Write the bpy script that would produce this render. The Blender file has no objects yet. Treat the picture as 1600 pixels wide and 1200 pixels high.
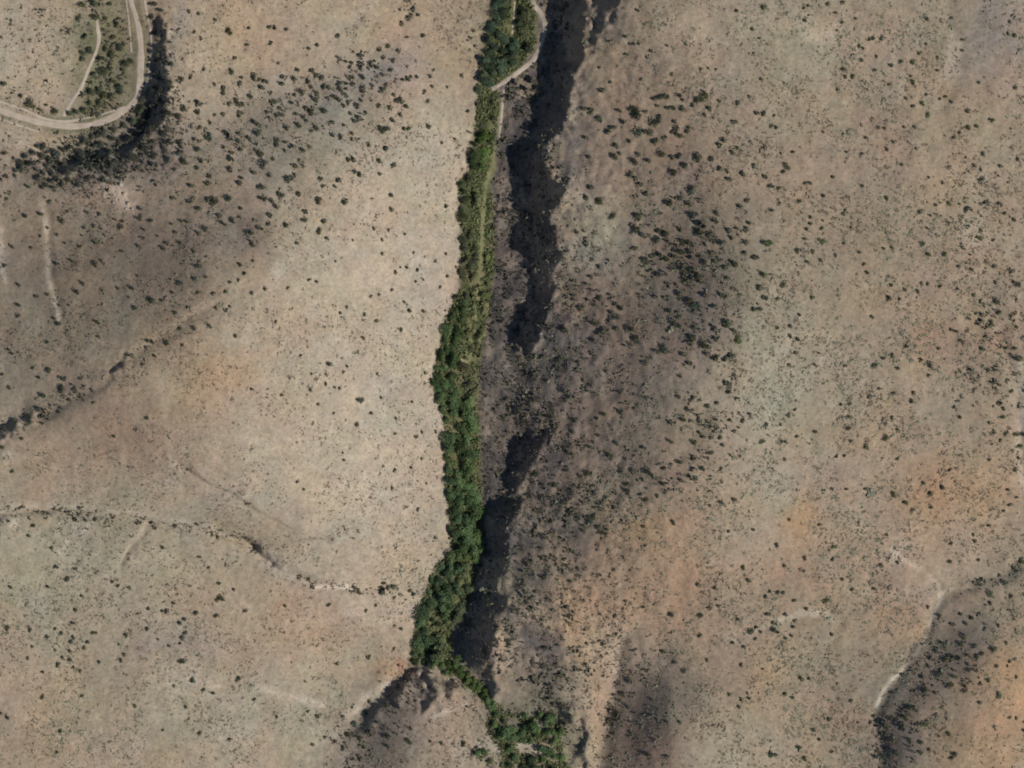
import bpy, math, random
import numpy as np
from mathutils import Vector

# ------------------------------------------------------------------ camera, sky, sun, exposure
SC = bpy.context.scene
S = 0.4                                   # metres per photograph pixel
CAM_H = 6000.0
SUN_AZ, SUN_EL = 112.0, 41.0              # degrees, clockwise from north (+Y)

cam_d = bpy.data.cameras.new('camera')
cam = bpy.data.objects.new('camera', cam_d)
SC.collection.objects.link(cam)
cam.location = (0, 0, CAM_H)
cam.rotation_euler = (0, 0, 0)
cam_d.sensor_width = 36.0
cam_d.lens = 36.0 * CAM_H / (1600 * S)
cam_d.clip_start = 10.0
cam_d.clip_end = 30000.0
SC.camera = cam

world = bpy.data.worlds.new('World')
SC.world = world
world.use_nodes = True
wn = world.node_tree
sky = wn.nodes.new('ShaderNodeTexSky')
sky.sky_type = 'NISHITA'
sky.sun_disc = False
sky.dust_density = 0.3
sky.ozone_density = 2.5
sky.sun_elevation = math.radians(SUN_EL)
sky.sun_rotation = math.radians(SUN_AZ)
bg = wn.nodes['Background']
bg.inputs['Strength'].default_value = 0.052
wn.links.new(sky.outputs['Color'], bg.inputs['Color'])

sun_d = bpy.data.lights.new('sun', 'SUN')
sun_d.energy = 4.0
sun_d.angle = math.radians(0.6)
sun_d.color = (1.0, 0.95, 0.88)
sun = bpy.data.objects.new('sun', sun_d)
SC.collection.objects.link(sun)
az, el = math.radians(SUN_AZ), math.radians(SUN_EL)
SUN_DIR = Vector((math.sin(az) * math.cos(el), math.cos(az) * math.cos(el), math.sin(el)))
sun.rotation_euler = SUN_DIR.to_track_quat('Z', 'Y').to_euler()
sun.location = (0, 0, 500)

SC.cycles.filter_width = 1.9
SC.view_settings.view_transform = 'Standard'
SC.view_settings.look = 'None'
SC.view_settings.exposure = 0.0
SC.view_settings.gamma = 1.0
SC.view_settings.use_curve_mapping = False

# ------------------------------------------------------------------ helpers
rng = np.random.default_rng(7)


def wx(px): return (np.asarray(px, float) - 800.0) * S
def wy(py): return (600.0 - np.asarray(py, float)) * S


def link(o, parent=None):
    SC.collection.objects.link(o)
    if parent is not None:
        o.parent = parent
    return o


def smooth(t):
    t = np.clip(t, 0, 1)
    return t * t * (3 - 2 * t)


_tabs = {}


def vnoise(x, y, scale, seed):
    """smooth value noise in [-1, 1] at any points"""
    if seed not in _tabs:
        _tabs[seed] = np.random.default_rng(seed).uniform(-1, 1, (256, 256))
    t = _tabs[seed]
    u, v = x / scale + 1000.3, y / scale + 1000.7
    iu, iv = np.floor(u).astype(int), np.floor(v).astype(int)
    fu, fv = smooth(u - iu), smooth(v - iv)
    a = t[iv % 256, iu % 256]; b = t[iv % 256, (iu + 1) % 256]
    c = t[(iv + 1) % 256, iu % 256]; d = t[(iv + 1) % 256, (iu + 1) % 256]
    return (a * (1 - fu) + b * fu) * (1 - fv) + (c * (1 - fu) + d * fu) * fv


def fbm(x, y, scale, seed, octv=4, gain=0.5):
    r = 0; a = 1.0; tot = 0
    for k in range(octv):
        ca, sa = math.cos(0.6 * k), math.sin(0.6 * k)
        r = r + a * vnoise(x * ca - y * sa, x * sa + y * ca, scale / 2 ** k, seed + 17 * k)
        tot += a; a *= gain
    return r / tot


def poly_dist(px, py, pts):
    """distance in photograph pixels from points to an open polyline"""
    best = np.full(np.shape(px), 1e9)
    for (ax, ay), (bx, by) in zip(pts[:-1], pts[1:]):
        dx, dy = bx - ax, by - ay
        t = np.clip(((px - ax) * dx + (py - ay) * dy) / (dx * dx + dy * dy + 1e-9), 0, 1)
        best = np.minimum(best, np.hypot(px - ax - t * dx, py - ay - t * dy))
    return best


def in_poly(px, py, pts):
    r = np.zeros(np.shape(px), bool)
    n = len(pts)
    for i in range(n):
        x0, y0 = pts[i]; x1, y1 = pts[(i + 1) % n]
        if y0 == y1:
            continue
        r ^= ((y0 > py) != (y1 > py)) & (px < (x1 - x0) * (py - y0) / (y1 - y0) + x0)
    return r


def soft_poly(px, py, pts, soft):
    m = in_poly(px, py, pts)
    d = poly_dist(px, py, list(pts) + [pts[0]])
    return smooth(0.5 + np.where(m, d, -d) / soft)


# ------------------------------------------------------------------ the lie of the land
# how far each 100-pixel node of the hillside tilts towards (+) or away from (-) the morning sun
TILT = np.array([
    [.35, .1, -.1, .45, .45, .35, .3, .2, -.1, -.5, -.25, .02, .05, .08, .05, -.12, 0],
    [.35, .2, -.1, .45, .35, .15, .0, .3, .0, -.5, -.25, -.02, .03, .08, .05, -.15, -.05],
    [.2, .1, -.2, .0, -.1, -.08, .1, .5, .0, -.35, -.27, -.03, .02, .05, .03, -.02, 0],
    [-.3, -.32, -.25, -.32, -.28, .2, .5, .65, -.35, -.15, -.3, -.35, -.02, .0, 0, -.02, -.05],
    [-.48, -.52, -.58, -.58, -.1, .6, .75, .75, -.45, -.45, -.45, -.6, -.05, .05, .02, .0, 0],
    [-.52, -.56, -.58, -.45, .35, .72, .8, .8, -.55, -.62, -.58, -.58, .12, .08, .02, .0, -.1],
    [-.55, -.52, -.1, .25, .65, .78, .8, .8, -.6, -.62, -.58, -.2, .28, .2, .1, .0, 0],
    [-.05, -.05, -.1, .25, .6, .78, .8, .8, -.6, -.55, -.52, -.12, .25, .15, .0, .08, .1],
    [.25, .15, .1, .15, .2, .6, .75, .75, -.6, -.42, -.36, -.05, .1, .1, .1, .15, .05],
    [.22, .2, .2, .22, .2, .5, .65, .5, -.5, -.2, -.1, .0, .0, .0, .05, .0, -.25],
    [.25, .25, .2, .15, .15, .35, .55, .1, -.1, .25, .1, -.05, .05, .0, .0, -.4, -.2],
    [.2, .2, .3, .3, .4, .45, -.25, .05, -.15, .1, -.45, -.1, .2, .0, -.15, -.4, .25],
    [.0, .05, .25, .3, .35, .2, -.5, .15, -.2, -.2, -.5, .0, .1, -.05, -.5, -.1, .3]])

# finer swells and hollows: px, py, radii, turn in degrees, change of tilt
TILT_SPOT = [(470, 200, 150, 80, -15, -.16), (1020, 220, 130, 90, 0, -.12), (160, 380, 160, 110, 0, -.1),
    (866, 1070, 30, 60, 0, -.5), (930, 1090, 26, 110, 6, .45), (1010, 1125, 48, 85, 12, -.75), (590, 1130, 45, 85, 35, -.32), (705, 1140, 40, 55, 0, .1),
    (395, 368, 40, 30, 30, -.28), (240, 400, 110, 70, 0, -.12), (490, 150, 140, 50, -18, -.15), (580, 110, 60, 34, 0, -.14), (1070, 440, 90, 90, 20, -.10),
    (1475, 1020, 90, 40, -50, -.34), (1400, 1150, 26, 70, 12, -.5), (1590, 1090, 50, 90, 20, .3), (80, 640, 90, 26, -28, -.35), (252, 110, 20, 90, 0, -.6), (175, 250, 100, 30, -12, -.35),
    (320, 90, 40, 90, 0, .15), (1530, 905, 60, 12, -22, -.5), (330, 770, 110, 14, 28, -.2), (430, 870, 60, 12, 35, -.35), (1000, 740, 60, 40, 0, -.25), (920, 810, 40, 30, 30, -.2),
    (1550, 50, 40, 40, 40, -.2), (1370, 180, 50, 24, 0, -.12), (960, 30, 40, 40, 0, -.3), (900, 350, 30, 50, 0, .15), (935, 340, 40, 60, 0, .3), (800, 600, 40, 90, 0, -.1), (300, 590, 50, 40, 0, .12),
    (210, 690, 70, 40, 20, -.15), (330, 960, 70, 30, 0, -.15), (1240, 880, 20, 60, 0, .1), (1470, 860, 20, 30, 0, -.3), (785, 1010, 16, 60, 8, .5), (870, 960, 30, 50, 20, .2)]
# cliffs and steep banks that lie in their own shade
STEEP = [
    [(814, 252), (842, 246), (866, 280), (850, 294), (820, 296), (810, 270)],
    [(873, -40), (874, 0), (868, 30), (862, 60), (855, 100), (852, 150), (848, 190), (836, 214), (816, 232), (808, 258),
     (822, 268), (850, 252), (857, 226), (868, 208), (880, 190), (886, 168), (891, 140), (897, 118), (906, 90), (912, 50), (914, 0), (915, -40)],
    [(930, -40), (928, 10), (930, 30), (926, 55), (924, 84), (931, 66), (938, 42), (950, 26), (964, 0), (968, -40)],
    [(838, 285), (820, 296), (816, 320), (824, 345), (808, 362), (804, 380), (820, 392), (834, 405), (831, 440), (831, 470),
     (824, 486), (808, 508), (805, 522), (816, 540), (826, 548), (836, 528), (852, 508), (858, 488), (860, 452), (866, 422),
     (880, 400), (872, 384), (856, 344), (866, 318), (884, 300), (880, 283), (862, 280)],
    [(802, 702), (826, 684), (852, 669), (860, 682), (834, 708), (830, 730), (820, 752), (802, 768), (794, 742)],
    [(754, 800), (776, 790), (800, 768), (814, 782), (804, 812), (800, 850), (792, 890), (778, 926), (748, 920), (750, 850), (752, 824)],
    [(745, 925), (762, 928), (778, 952), (774, 990), (764, 1036), (748, 1046), (724, 1034), (712, 1012), (714, 992), (734, 980), (738, 950)],
    [(776, 935), (792, 936), (800, 950), (788, 966), (776, 958)],
    [(760, 1042), (772, 1040), (778, 1064), (782, 1086), (770, 1086), (757, 1064)],
    [(906, 1130), (913, 1128), (918, 1210), (908, 1210), (903, 1180)],
    [(880, 1096), (890, 1096), (892, 1130), (878, 1140)],
    [(661, 1056), (674, 1056), (676, 1088), (670, 1112), (660, 1120)],
    [(690, 1064), (706, 1062), (708, 1074), (700, 1088), (690, 1080)],
    [(668, 1012), (680, 1008), (684, 1020), (672, 1024)],
    [(612, 1088), (640, 1056), (658, 1040), (661, 1044), (640, 1064), (616, 1096)],
    [(236, 150), (258, 150), (250, 190), (225, 220), (190, 238), (186, 230), (214, 210), (230, 180)],
    [(150, 240), (178, 236), (170, 252), (145, 258)],
    [(90, 252), (125, 245), (120, 258), (92, 266)],
    [(566, 1130), (580, 1116), (584, 1122), (570, 1136)],
    [(384, 840), (400, 845), (415, 861), (441, 884), (437, 888), (410, 867), (392, 850)],
    [(240, 22), (246, 20), (258, 26), (258, 90), (262, 104), (260, 140), (246, 154), (238, 150), (245, 100)],
    [(174, 584), (188, 562), (204, 552), (206, 558), (188, 576), (178, 590)],
    [(-10, 672), (30, 656), (56, 640), (56, 650), (30, 668), (-10, 690)],
]
GULLY = [  # polyline, depth in metres, half width in pixels
    ([(340, 480), (290, 508), (215, 552), (185, 577), (160, 602), (60, 652), (-40, 710)], 1.0, 9),
    ([(280, 725), (330, 760), (360, 772), (395, 795), (430, 815), (470, 834), (520, 845)], 1.9, 4),
    ([(320, 728), (400, 770), (450, 790), (480, 800)], 1.0, 4.5),
    ([(-40, 805), (60, 795), (130, 800), (230, 812), (330, 830), (385, 843), (412, 866), (440, 886), (500, 915), (560, 921), (600, 915), (640, 928), (672, 948)], 2.0, 8),
    ([(238, 818), (222, 834), (205, 858), (190, 880)], .9, 5),
    ([(1640, 860), (1600, 880), (1550, 905), (1490, 920), (1465, 940), (1440, 990), (1410, 1045), (1380, 1085), (1366, 1115), (1376, 1160), (1382, 1240)], 1.6, 10),
    ([(930, 1240), (936, 1190), (945, 1140), (962, 1070), (970, 1000)], 2.6, 14),
    ([(540, 1145), (575, 1110), (610, 1075), (650, 1035), (690, 1005)], 3.0, 14),
    ([(1145, 1000), (1200, 975), (1260, 962), (1290, 955), (1310, 975)], 0.9, 9),
    ([(1390, 850), (1412, 875), (1440, 890), (1466, 915)], 0.8, 8),
    ([(1560, 520), (1585, 600), (1590, 680), (1600, 760)], 1.2, 10),
    ([(1480, 0), (1500, 70), (1490, 130), (1470, 170)], 0.8, 12),
    ([(75, 320), (75, 380), (80, 430), (98, 500), (110, 540)], 0.6, 6),
    ([(1085, 660), (1120, 610), (1140, 560)], 0.6, 14),
    ([(1050, 740), (1075, 700), (1105, 640)], 0.6, 12),
    ([(620, -20), (640, 15), (628, 35), (660, 60)], 0.8, 8),
    ([(700, 1042), (740, 1076), (775, 1106), (812, 1140), (832, 1240)], 1.6, 12),
]
STREAM = [(806, -60), (806, 0), (806, 60), (790, 110), (775, 140), (768, 180), (757, 230), (745, 300), (746, 400), (738, 480), (722, 560),
          (718, 640), (722, 740), (726, 840), (712, 900), (690, 970), (700, 1040), (740, 1075), (775, 1105), (812, 1145), (832, 1260)]
# the green strip along the stream: y, left edge, right edge
STRIP = [(0, 772, 838), (60, 757, 840), (100, 752, 815), (135, 748, 775), (165, 745, 788), (200, 742, 785), (215, 737, 772), (260, 735, 776),
         (285, 718, 768), (340, 718, 768), (400, 722, 772), (450, 717, 768), (500, 697, 760), (550, 685, 752), (600, 674, 746), (640, 692, 746),
         (700, 697, 750), (760, 697, 752), (800, 702, 752), (860, 707, 750), (885, 682, 746), (930, 662, 738), (980, 650, 708), (1020, 642, 704)]
SY = np.array([s[0] for s in STRIP]); SL = np.array([s[1] for s in STRIP]); SR = np.array([s[2] for s in STRIP])


def strip_mask(px, py, soft=8.0):
    l = np.interp(py, SY, SL); r = np.interp(py, SY, SR)
    m = smooth(0.5 + (px - l) / soft) * smooth(0.5 + (r - px) / soft)
    return m * smooth((1035 - py) / 20 + .5)


def bilin(tab, u, v):
    h, w = tab.shape
    u = np.clip(u, 0, w - 1.001); v = np.clip(v, 0, h - 1.001)
    iu, iv = u.astype(int), v.astype(int)
    fu, fv = u - iu, v - iv
    return (tab[iv, iu] * (1 - fu) + tab[iv, iu + 1] * fu) * (1 - fv) + (tab[iv + 1, iu] * (1 - fu) + tab[iv + 1, iu + 1] * fu) * fv


def solve_relief():
    gx = np.arange(-500, 2100, 2.0); gy = np.arange(-450, 1650, 2.0)
    PX, PY = np.meshgrid(gx, gy)
    jx = 14 * fbm(PX, PY, 60, 301); jy = 14 * fbm(PX, PY, 60, 331)
    t = bilin(TILT, (PX + jx) / 100, (PY + jy) / 100)
    for bx, by, rx, ry, a, dt in TILT_SPOT:
        ca, sa = math.cos(math.radians(a)), math.sin(math.radians(a))
        dx_, dy_ = PX - bx + .7 * jx, PY - by + .7 * jy
        t += dt * np.exp(-((dx_ * ca + dy_ * sa) / rx) ** 2 - ((-dx_ * sa + dy_ * ca) / ry) ** 2)
    # sharper hinge along both sides of the green strip
    l = np.interp(PY, SY, SL); r = np.interp(PY, SY, SR)
    inside = (PY < 1040) & (PY > 150)
    left_t = bilin(TILT, np.minimum(PX, l - 50) / 100, PY / 100)
    right_t = bilin(TILT, np.maximum(PX, r + 40) / 100, PY / 100)
    t = np.where(inside & (PX < l) & (PX > l - 90), left_t, t)
    t = np.where(inside & (PX > r) & (PX < r + 60), np.minimum(right_t, -.42), t)
    t = np.where(inside & (PX >= l) & (PX <= r), 0.05, t)
    f = np.where(t > 0, 0.42 * t, 0.68 * t)
    g = -f
    # rugged shaded side of the canyon
    steep = np.zeros_like(g)
    jx = 17 * fbm(PX, PY, 34, 401, 4, .65); jy = 17 * fbm(PX, PY, 34, 431, 4, .65)
    for p in STEEP:
        xs = [q[0] for q in p]; ys = [q[1] for q in p]
        a = slice(max(0, int((min(ys) + 420) / 2)), int((max(ys) + 490) / 2))
        b = slice(max(0, int((min(xs) + 480) / 2)), int((max(xs) + 530) / 2))
        steep[a, b] = np.maximum(steep[a, b], soft_poly(PX[a, b] + jx[a, b], PY[a, b] + jy[a, b], p, 4))
    g = g * (1 - steep) + steep * math.tan(el) * 1.3
    fade = smooth(1.4 - np.maximum(np.maximum(-PX, PX - 1600) / 350, np.maximum(-PY, PY - 1200) / 300))
    g = g * fade
    g -= g.mean()
    dx = 2.0 * S
    kx = 2 * np.pi * np.fft.fftfreq(len(gx), dx)[None, :]
    ky = -2 * np.pi * np.fft.fftfreq(len(gy), dx)[:, None]     # rows run south
    ux, uy = math.sin(az), math.cos(az)
    ks = kx * ux + ky * uy; kt = -kx * uy + ky * ux
    G = np.fft.fft2(g)
    Z = (-1j * ks * G) / (ks ** 2 + 0.045 * kt ** 2 + (2 * np.pi / 1500) ** 2 * .25 + 1e-12)
    z = np.real(np.fft.ifft2(Z))
    near = np.cumsum(np.cumsum(np.pad(steep, ((8, 7), (8, 7)), mode='edge'), 0), 1)
    near = (near[14:, 14:] - near[:-14, 14:] - near[14:, :-14] + near[:-14, :-14]) / 196
    near = near[:steep.shape[0], :steep.shape[1]]
    return z, np.clip(near, 0, 1)


RELIEF, STEEPMAP = solve_relief()


def height(px, py):
    u = (px + 500) / 2; v = (py + 450) / 2
    z = bilin(RELIEF, u, v)
    st = bilin(STEEPMAP, u, v)
    out = np.maximum(np.maximum(-500 - px, px - 2098), np.maximum(-450 - py, py - 1648)) * S
    z = z * smooth(1 - out / 300)
    x, y = wx(px), wy(py)
    near = (px > -200) & (px < 1800) & (py > -200) & (py < 1400)
    for pts, d, w in GULLY:
        xs = [q[0] for q in pts]; ys = [q[1] for q in pts]
        m = (px > min(xs) - 60) & (px < max(xs) + 60) & (py > min(ys) - 60) & (py < max(ys) + 60)
        if m.any():
            wob = 4 * vnoise(x[m], y[m], 9, 55)
            dd = poly_dist(px[m] + wob, py[m] + wob, pts)
            z[m] -= d * np.exp(-(dd / w) ** 2)
    # shaded canyon side: broken ledges; elsewhere soft rills
    rug = np.interp(px, [700, 765, 880, 1000, 1140], [.15, 1, 1, .55, .12]) * smooth((1150 - py) / 150)
    rug = np.where(px < 700, 0.12, rug)
    lf = np.exp(-(((px - 180) / 110) ** 2 + ((py - 250) / 60) ** 2))
    rug = np.maximum(rug, lf)
    rug = np.where(st > .02, np.maximum(np.interp(st, [0, .4, .75, 1], [0, 2.0, 1.2, .6]), np.minimum(rug, np.interp(st, [.6, 1], [2, .6]))), rug)
    rug = rug * (1 - .7 * strip_mask(px, py, 20))
    z = z + 2.2 * fbm(x, y, 70, 11, 3) + 0.32 * fbm(x, y, 14, 23, 3)
    led = 1 - np.abs(fbm(x * .8 + .3 * y, y * .55, 8, 43, 3, .6)) * 2
    z = z + rug * (1.25 * fbm(x, y, 8, 37, 3, .65) + .75 * led)
    z = z + np.interp(st, [0, .05, .4, .8, 1], [0, .5, 1.5, .8, .3]) * fbm(x, y, 4.6, 47, 2, .6)
    z = z + .22 * fbm(x, y, 4.5, 61, 2)
    rill = 1 - np.abs(fbm(x * 1.0, y * .35, 12, 71, 2))
    z = z + 0.4 * rill
    return z


# ------------------------------------------------------------------ ground colours: soils, plus dark tones that paint in slope shade
TAN = np.array([.325, .262, .190]); PALE = np.array([.388, .332, .250]); PINK = np.array([.365, .272, .192])
ORANGE = np.array([.375, .245, .145]); SAGE = np.array([.325, .292, .215]); BROWN = np.array([.275, .205, .150])
SHADE_SOIL = np.array([.205, .168, .142]); CANYON_SHADE = np.array([.115, .10, .095]); SAND = np.array([.52, .44, .345]); GRASS = np.array([.060, .078, .030])  # first two paint slope and canyon shade into the ground
RUST = np.array([.33, .20, .14]); GREY = np.array([.285, .25, .215]); MOSS = np.array([.17, .165, .10])
OLIVE = np.array([.17, .168, .078])
SPLAT = [
    (1360, 420, 380, 480, 0, np.array([.318, .246, .172]), .45), (1020, 230, 150, 150, 0, BROWN, .5), (1010, 560, 150, 170, 0, BROWN, .5), (1040, 420, 110, 80, 0, BROWN * .9, .4),
    # px, py, radius x, radius y, turn in degrees, soil, amount
    (400, 50, 190, 90, 0, PINK, .7), (660, 60, 80, 70, 0, ORANGE, .45), (330, 200, 60, 120, 0, PINK, .4), (560, 60, 80, 60, 0, PALE, .3),
    (600, 430, 170, 260, 0, PALE, .75), (560, 720, 150, 170, 0, PALE, .7), (680, 260, 60, 110, 0, PALE, .6), (600, 960, 90, 60, 0, PALE, .5),
    (480, 160, 130, 50, -20, GREY, .5), (590, 105, 50, 28, -10, GREY, .6), (310, 590, 60, 50, 0, ORANGE, .55), (190, 690, 90, 70, 0, BROWN * np.array([1.06, .96, .92]), .6),
    (110, 650, 70, 40, -30, BROWN, .5), (120, 760, 140, 40, 0, PINK, .4), (150, 890, 230, 90, 0, SAGE, .65), (330, 1120, 260, 100, 0, SAGE, .6),
    (60, 1130, 120, 80, 0, PINK, .4), (330, 950, 110, 45, 10, PINK, .5), (470, 985, 90, 50, 15, PINK, .55), (250, 1010, 80, 30, 0, GREY, .4),
    (150, 430, 170, 140, 0, BROWN, .45), (60, 540, 90, 90, 0, SAGE, .4), (395, 365, 35, 25, 30, SHADE_SOIL, .5), (400, 400, 40, 30, 0, RUST, .3),
    (240, 660, 60, 40, 20, BROWN, .4), (340, 770, 110, 25, 25, GREY, .4), (430, 840, 90, 30, 30, BROWN, .3),
    (880, 420, 90, 160, 0, BROWN, .4), (790, 640, 45, 330, 0, SHADE_SOIL, .75), (860, 600, 70, 200, 0, SHADE_SOIL, .55), (1080, 470, 100, 110, 20, SHADE_SOIL, .55),  # the dark splats paint shade onto slopes facing away from the sun
    (950, 620, 110, 140, 0, SHADE_SOIL, .4), (890, 740, 80, 100, 0, BROWN, .5), (930, 380, 50, 60, 0, SAGE, .5), (950, 60, 50, 90, 0, BROWN, .3),
    (1200, 600, 90, 190, 8, SAGE, .65), (1200, 60, 130, 80, 0, SAGE, .4), (1330, 320, 120, 120, 0, BROWN, .25), (1020, 830, 90, 40, -25, ORANGE, .5),
    (1010, 170, 90, 70, 0, PINK, .3), (1120, 100, 120, 60, 0, BROWN, .2), (1400, 80, 60, 60, 0, PINK, .25), (1545, 45, 50, 55, 40, GREY, .7),
    (1370, 180, 60, 30, 0, BROWN, .4), (1560, 390, 30, 40, 0, TAN, .8), (1470, 540, 90, 30, 0, RUST, .25), (1280, 740, 80, 40, 0, GREY, .4),
    (1480, 770, 75, 60, 0, ORANGE, .65), (1460, 690, 60, 30, 0, PINK, .5), (1255, 830, 28, 70, 0, ORANGE, .55), (1240, 920, 60, 40, 0, RUST, .3),
    (1000, 940, 120, 70, 0, ORANGE, .3), (900, 950, 35, 80, 10, ORANGE, .55), (940, 1090, 22, 90, 5, ORANGE, .35), (1060, 920, 90, 60, 0, RUST, .35),
    (1130, 1060, 70, 80, 0, BROWN, .3), (1200, 1060, 26, 36, 0, ORANGE, .5), (1390, 960, 50, 50, 0, ORANGE, .4), (1580, 1090, 60, 110, 20, ORANGE, .75),
    (1500, 1180, 60, 60, 0, ORANGE, .45), (1470, 1040, 90, 60, -50, SHADE_SOIL, .5), (1400, 1150, 40, 80, 15, SHADE_SOIL, .6), (1320, 1110, 80, 90, 0, BROWN, .3),
    (1010, 1110, 55, 80, 15, SHADE_SOIL, .75), (1010, 1170, 60, 50, 0, RUST, .35), (1160, 1190, 70, 60, 0, SAGE, .5), (850, 1080, 40, 60, 0, SHADE_SOIL, .55),  # dark gully slopes: shade painted into the ground colour
    (780, 1000, 16, 90, 8, PINK, .5), (700, 1140, 45, 60, 0, PINK, .5), (600, 1150, 60, 80, 30, SHADE_SOIL, .65), (890, 870, 60, 60, 0, BROWN, .35),
    (50, 90, 70, 110, 0, PALE, .5), (162, 90, 44, 110, 0, MOSS, .85), (140, 255, 110, 30, -15, MOSS, .5), (170, 255, 110, 40, -10, GREY * .75, .6), (235, 200, 30, 40, 20, GREY * .7, .6), (250, 200, 35, 60, 0, SHADE_SOIL, .5),
    (40, 215, 70, 20, 10, PALE, .4), (220, 60, 22, 90, 0, BROWN, .4), (272, 60, 12, 90, 0, GREY, .5), (620, 610, 40, 20, 0, GREY, .3),
    (780, 60, 30, 90, 0, MOSS, .5), (790, 190, 40, 60, 0, SHADE_SOIL, .6), (830, 1150, 60, 60, 0, MOSS, .6), (735, 1060, 40, 14, 40, MOSS, .6),
    (440, 425, 12, 14, 0, PALE, .8), (830, 250, 30, 60, 0, SHADE_SOIL, .5), (828, 1166, 26, 11, 17, SAND, .8), (776, 1172, 10, 9, 0, SAND, .5), (848, 1128, 12, 10, 0, SAND, .6),
    (610, 1048, 30, 18, -40, ORANGE, .6), (622, 1042, 6, 10, 0, RUST, .8), (678, 1000, 9, 9, 0, SAND, .7), (730, 580, 14, 30, 0, PINK, .4),
    (178, 296, 26, 16, 30, SAND, .75), (192, 316, 16, 10, 20, SAND, .8), (140, 318, 16, 6, 0, PINK, .7), (1280, 45, 34, 16, 0, SAND, .3), (1490, 95, 16, 26, 10, SAND, .35),
    (1515, 365, 18, 22, 0, SAND, .4), (1397, 868, 13, 18, 20, SAND, .5), (20, 818, 9, 5, -40, SAND, .5), (17, 712, 10, 8, 0, SAND, .5),
    (280, 1060, 40, 12, 15, SAND, .25), (1170, 640, 40, 20, 0, PALE, .3), (745, 1170, 30, 20, 0, SAND, .3),
]
STREAK = [
    ([(779, 214), (772, 240), (769, 262), (760, 288), (757, 310), (755, 345), (752, 380), (752, 410), (749, 440), (746, 470), (738, 510), (733, 560)], 4.5, np.array([.26, .255, .13]), .85),
    ([(722, 560), (728, 600)], 6, PINK, .6), ([(720, 740), (722, 860)], 3, SHADE_SOIL, .6),  # second streak paints the shadow line between the tree rows
    ([(-10, 176), (40, 190), (95, 202), (150, 196), (205, 174), (226, 140), (226, 70), (210, 0)], 6, MOSS, .9), ([(-10, 152), (60, 178), (110, 185), (160, 178), (200, 160), (210, 120), (208, 60), (195, 0)], 5, MOSS, .85),
    ([(0, 190), (60, 212), (110, 214), (130, 212)], 5, PINK, .5),
    # polyline, half width in pixels, soil, amount
    ([(63, 322), (72, 355), (75, 400), (80, 440), (88, 470), (96, 505)], 4.4, SAND, .9), ([(2, 355), (3, 420), (10, 440)], 4, SAND, .95),
    ([(88, 370), (92, 400)], 4, GREY, .6), ([(15, 450), (35, 480), (50, 520)], 4, PALE, .5),
    ([(1468, 938), (1455, 965), (1440, 1005), (1415, 1040), (1395, 1060), (1380, 1082), (1366, 1112)], 3.2, SAND * 1.1, 1.),
    ([(1150, 1000), (1200, 975), (1250, 960), (1285, 954), (1300, 968)], 6, SAND * 1.05, .75), ([(1590, 560), (1596, 640), (1590, 700), (1598, 760)], 5, SAND, .85),
    ([(490, 918), (515, 915), (545, 918), (560, 922)], 3.4, SAND * 1.1, 1.), ([(130, 832), (140, 816)], 3, SAND * 1.1, .9), ([(92, 862), (106, 846)], 3.4, SAND, .7),
    ([(400, 1072), (450, 1090), (505, 1106)], 6, SAND, .6), ([(540, 1120), (580, 1088), (610, 1068)], 6, SAND, .65),
    ([(340, 1070), (300, 1065), (260, 1045)], 5, SAND, .3), ([(700, 300), (690, 520), (672, 590)], 6, SAND, .12), ([(692, 660), (696, 740), (704, 860)], 5, SAND, .3),
    ([(255, 590), (262, 640), (268, 700), (283, 760)], 5, PALE, .4), ([(282, 755), (286, 772)], 3, SAND, .5), ([(270, 0), (276, 60), (284, 110), (286, 230)], 3, PALE, .4),
    ([(0, 796), (60, 788), (140, 794), (230, 804), (330, 823), (380, 838)], 5, SAND, .45), ([(395, 862), (430, 890), (480, 912)], 5, SAND, .35), ([(712, 1060), (745, 1085), (770, 1108)], 2.4, SAND, .5), ([(757, 1055), (778, 1100)], 3, SAND, .5),
    ([(1392, 855), (1412, 875), (1440, 890), (1466, 914), (1468, 936)], 4, SAND, .7), ([(1470, 930), (1490, 920), (1540, 915)], 3, SAND, .6), ([(968, 900), (967, 1040), (955, 1110), (935, 1200)], 3, SAND, .3),
    ([(790, 950), (780, 1010), (778, 1040)], 5, PINK, .6), ([(1360, 922), (1420, 918), (1470, 930)], 5, PALE, .3), ([(1540, 920), (1580, 905)], 2, SAND, .4),
    ([(160, 275), (163, 310)], 2.5, SAND, .9), ([(182, 270), (190, 300), (201, 322)], 3.5, SAND, .9), ([(270, 225), (275, 245)], 4, SAND, .5),
    ([(728, 1100), (690, 1115), (675, 1125)], 2.4, SAND, .6), ([(915, 130), (900, 170), (892, 240), (900, 300), (905, 330)], 4, SAND, .25),
    ([(925, 320), (900, 300)], 8, SAGE, .5), ([(1240, 955), (1235, 900), (1240, 860)], 3, PALE, .3), ([(785, 140), (783, 180), (778, 220)], 3.2, SAND, .5), ([(748, 160), (745, 210)], 3, SAND, .5),
]


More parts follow.
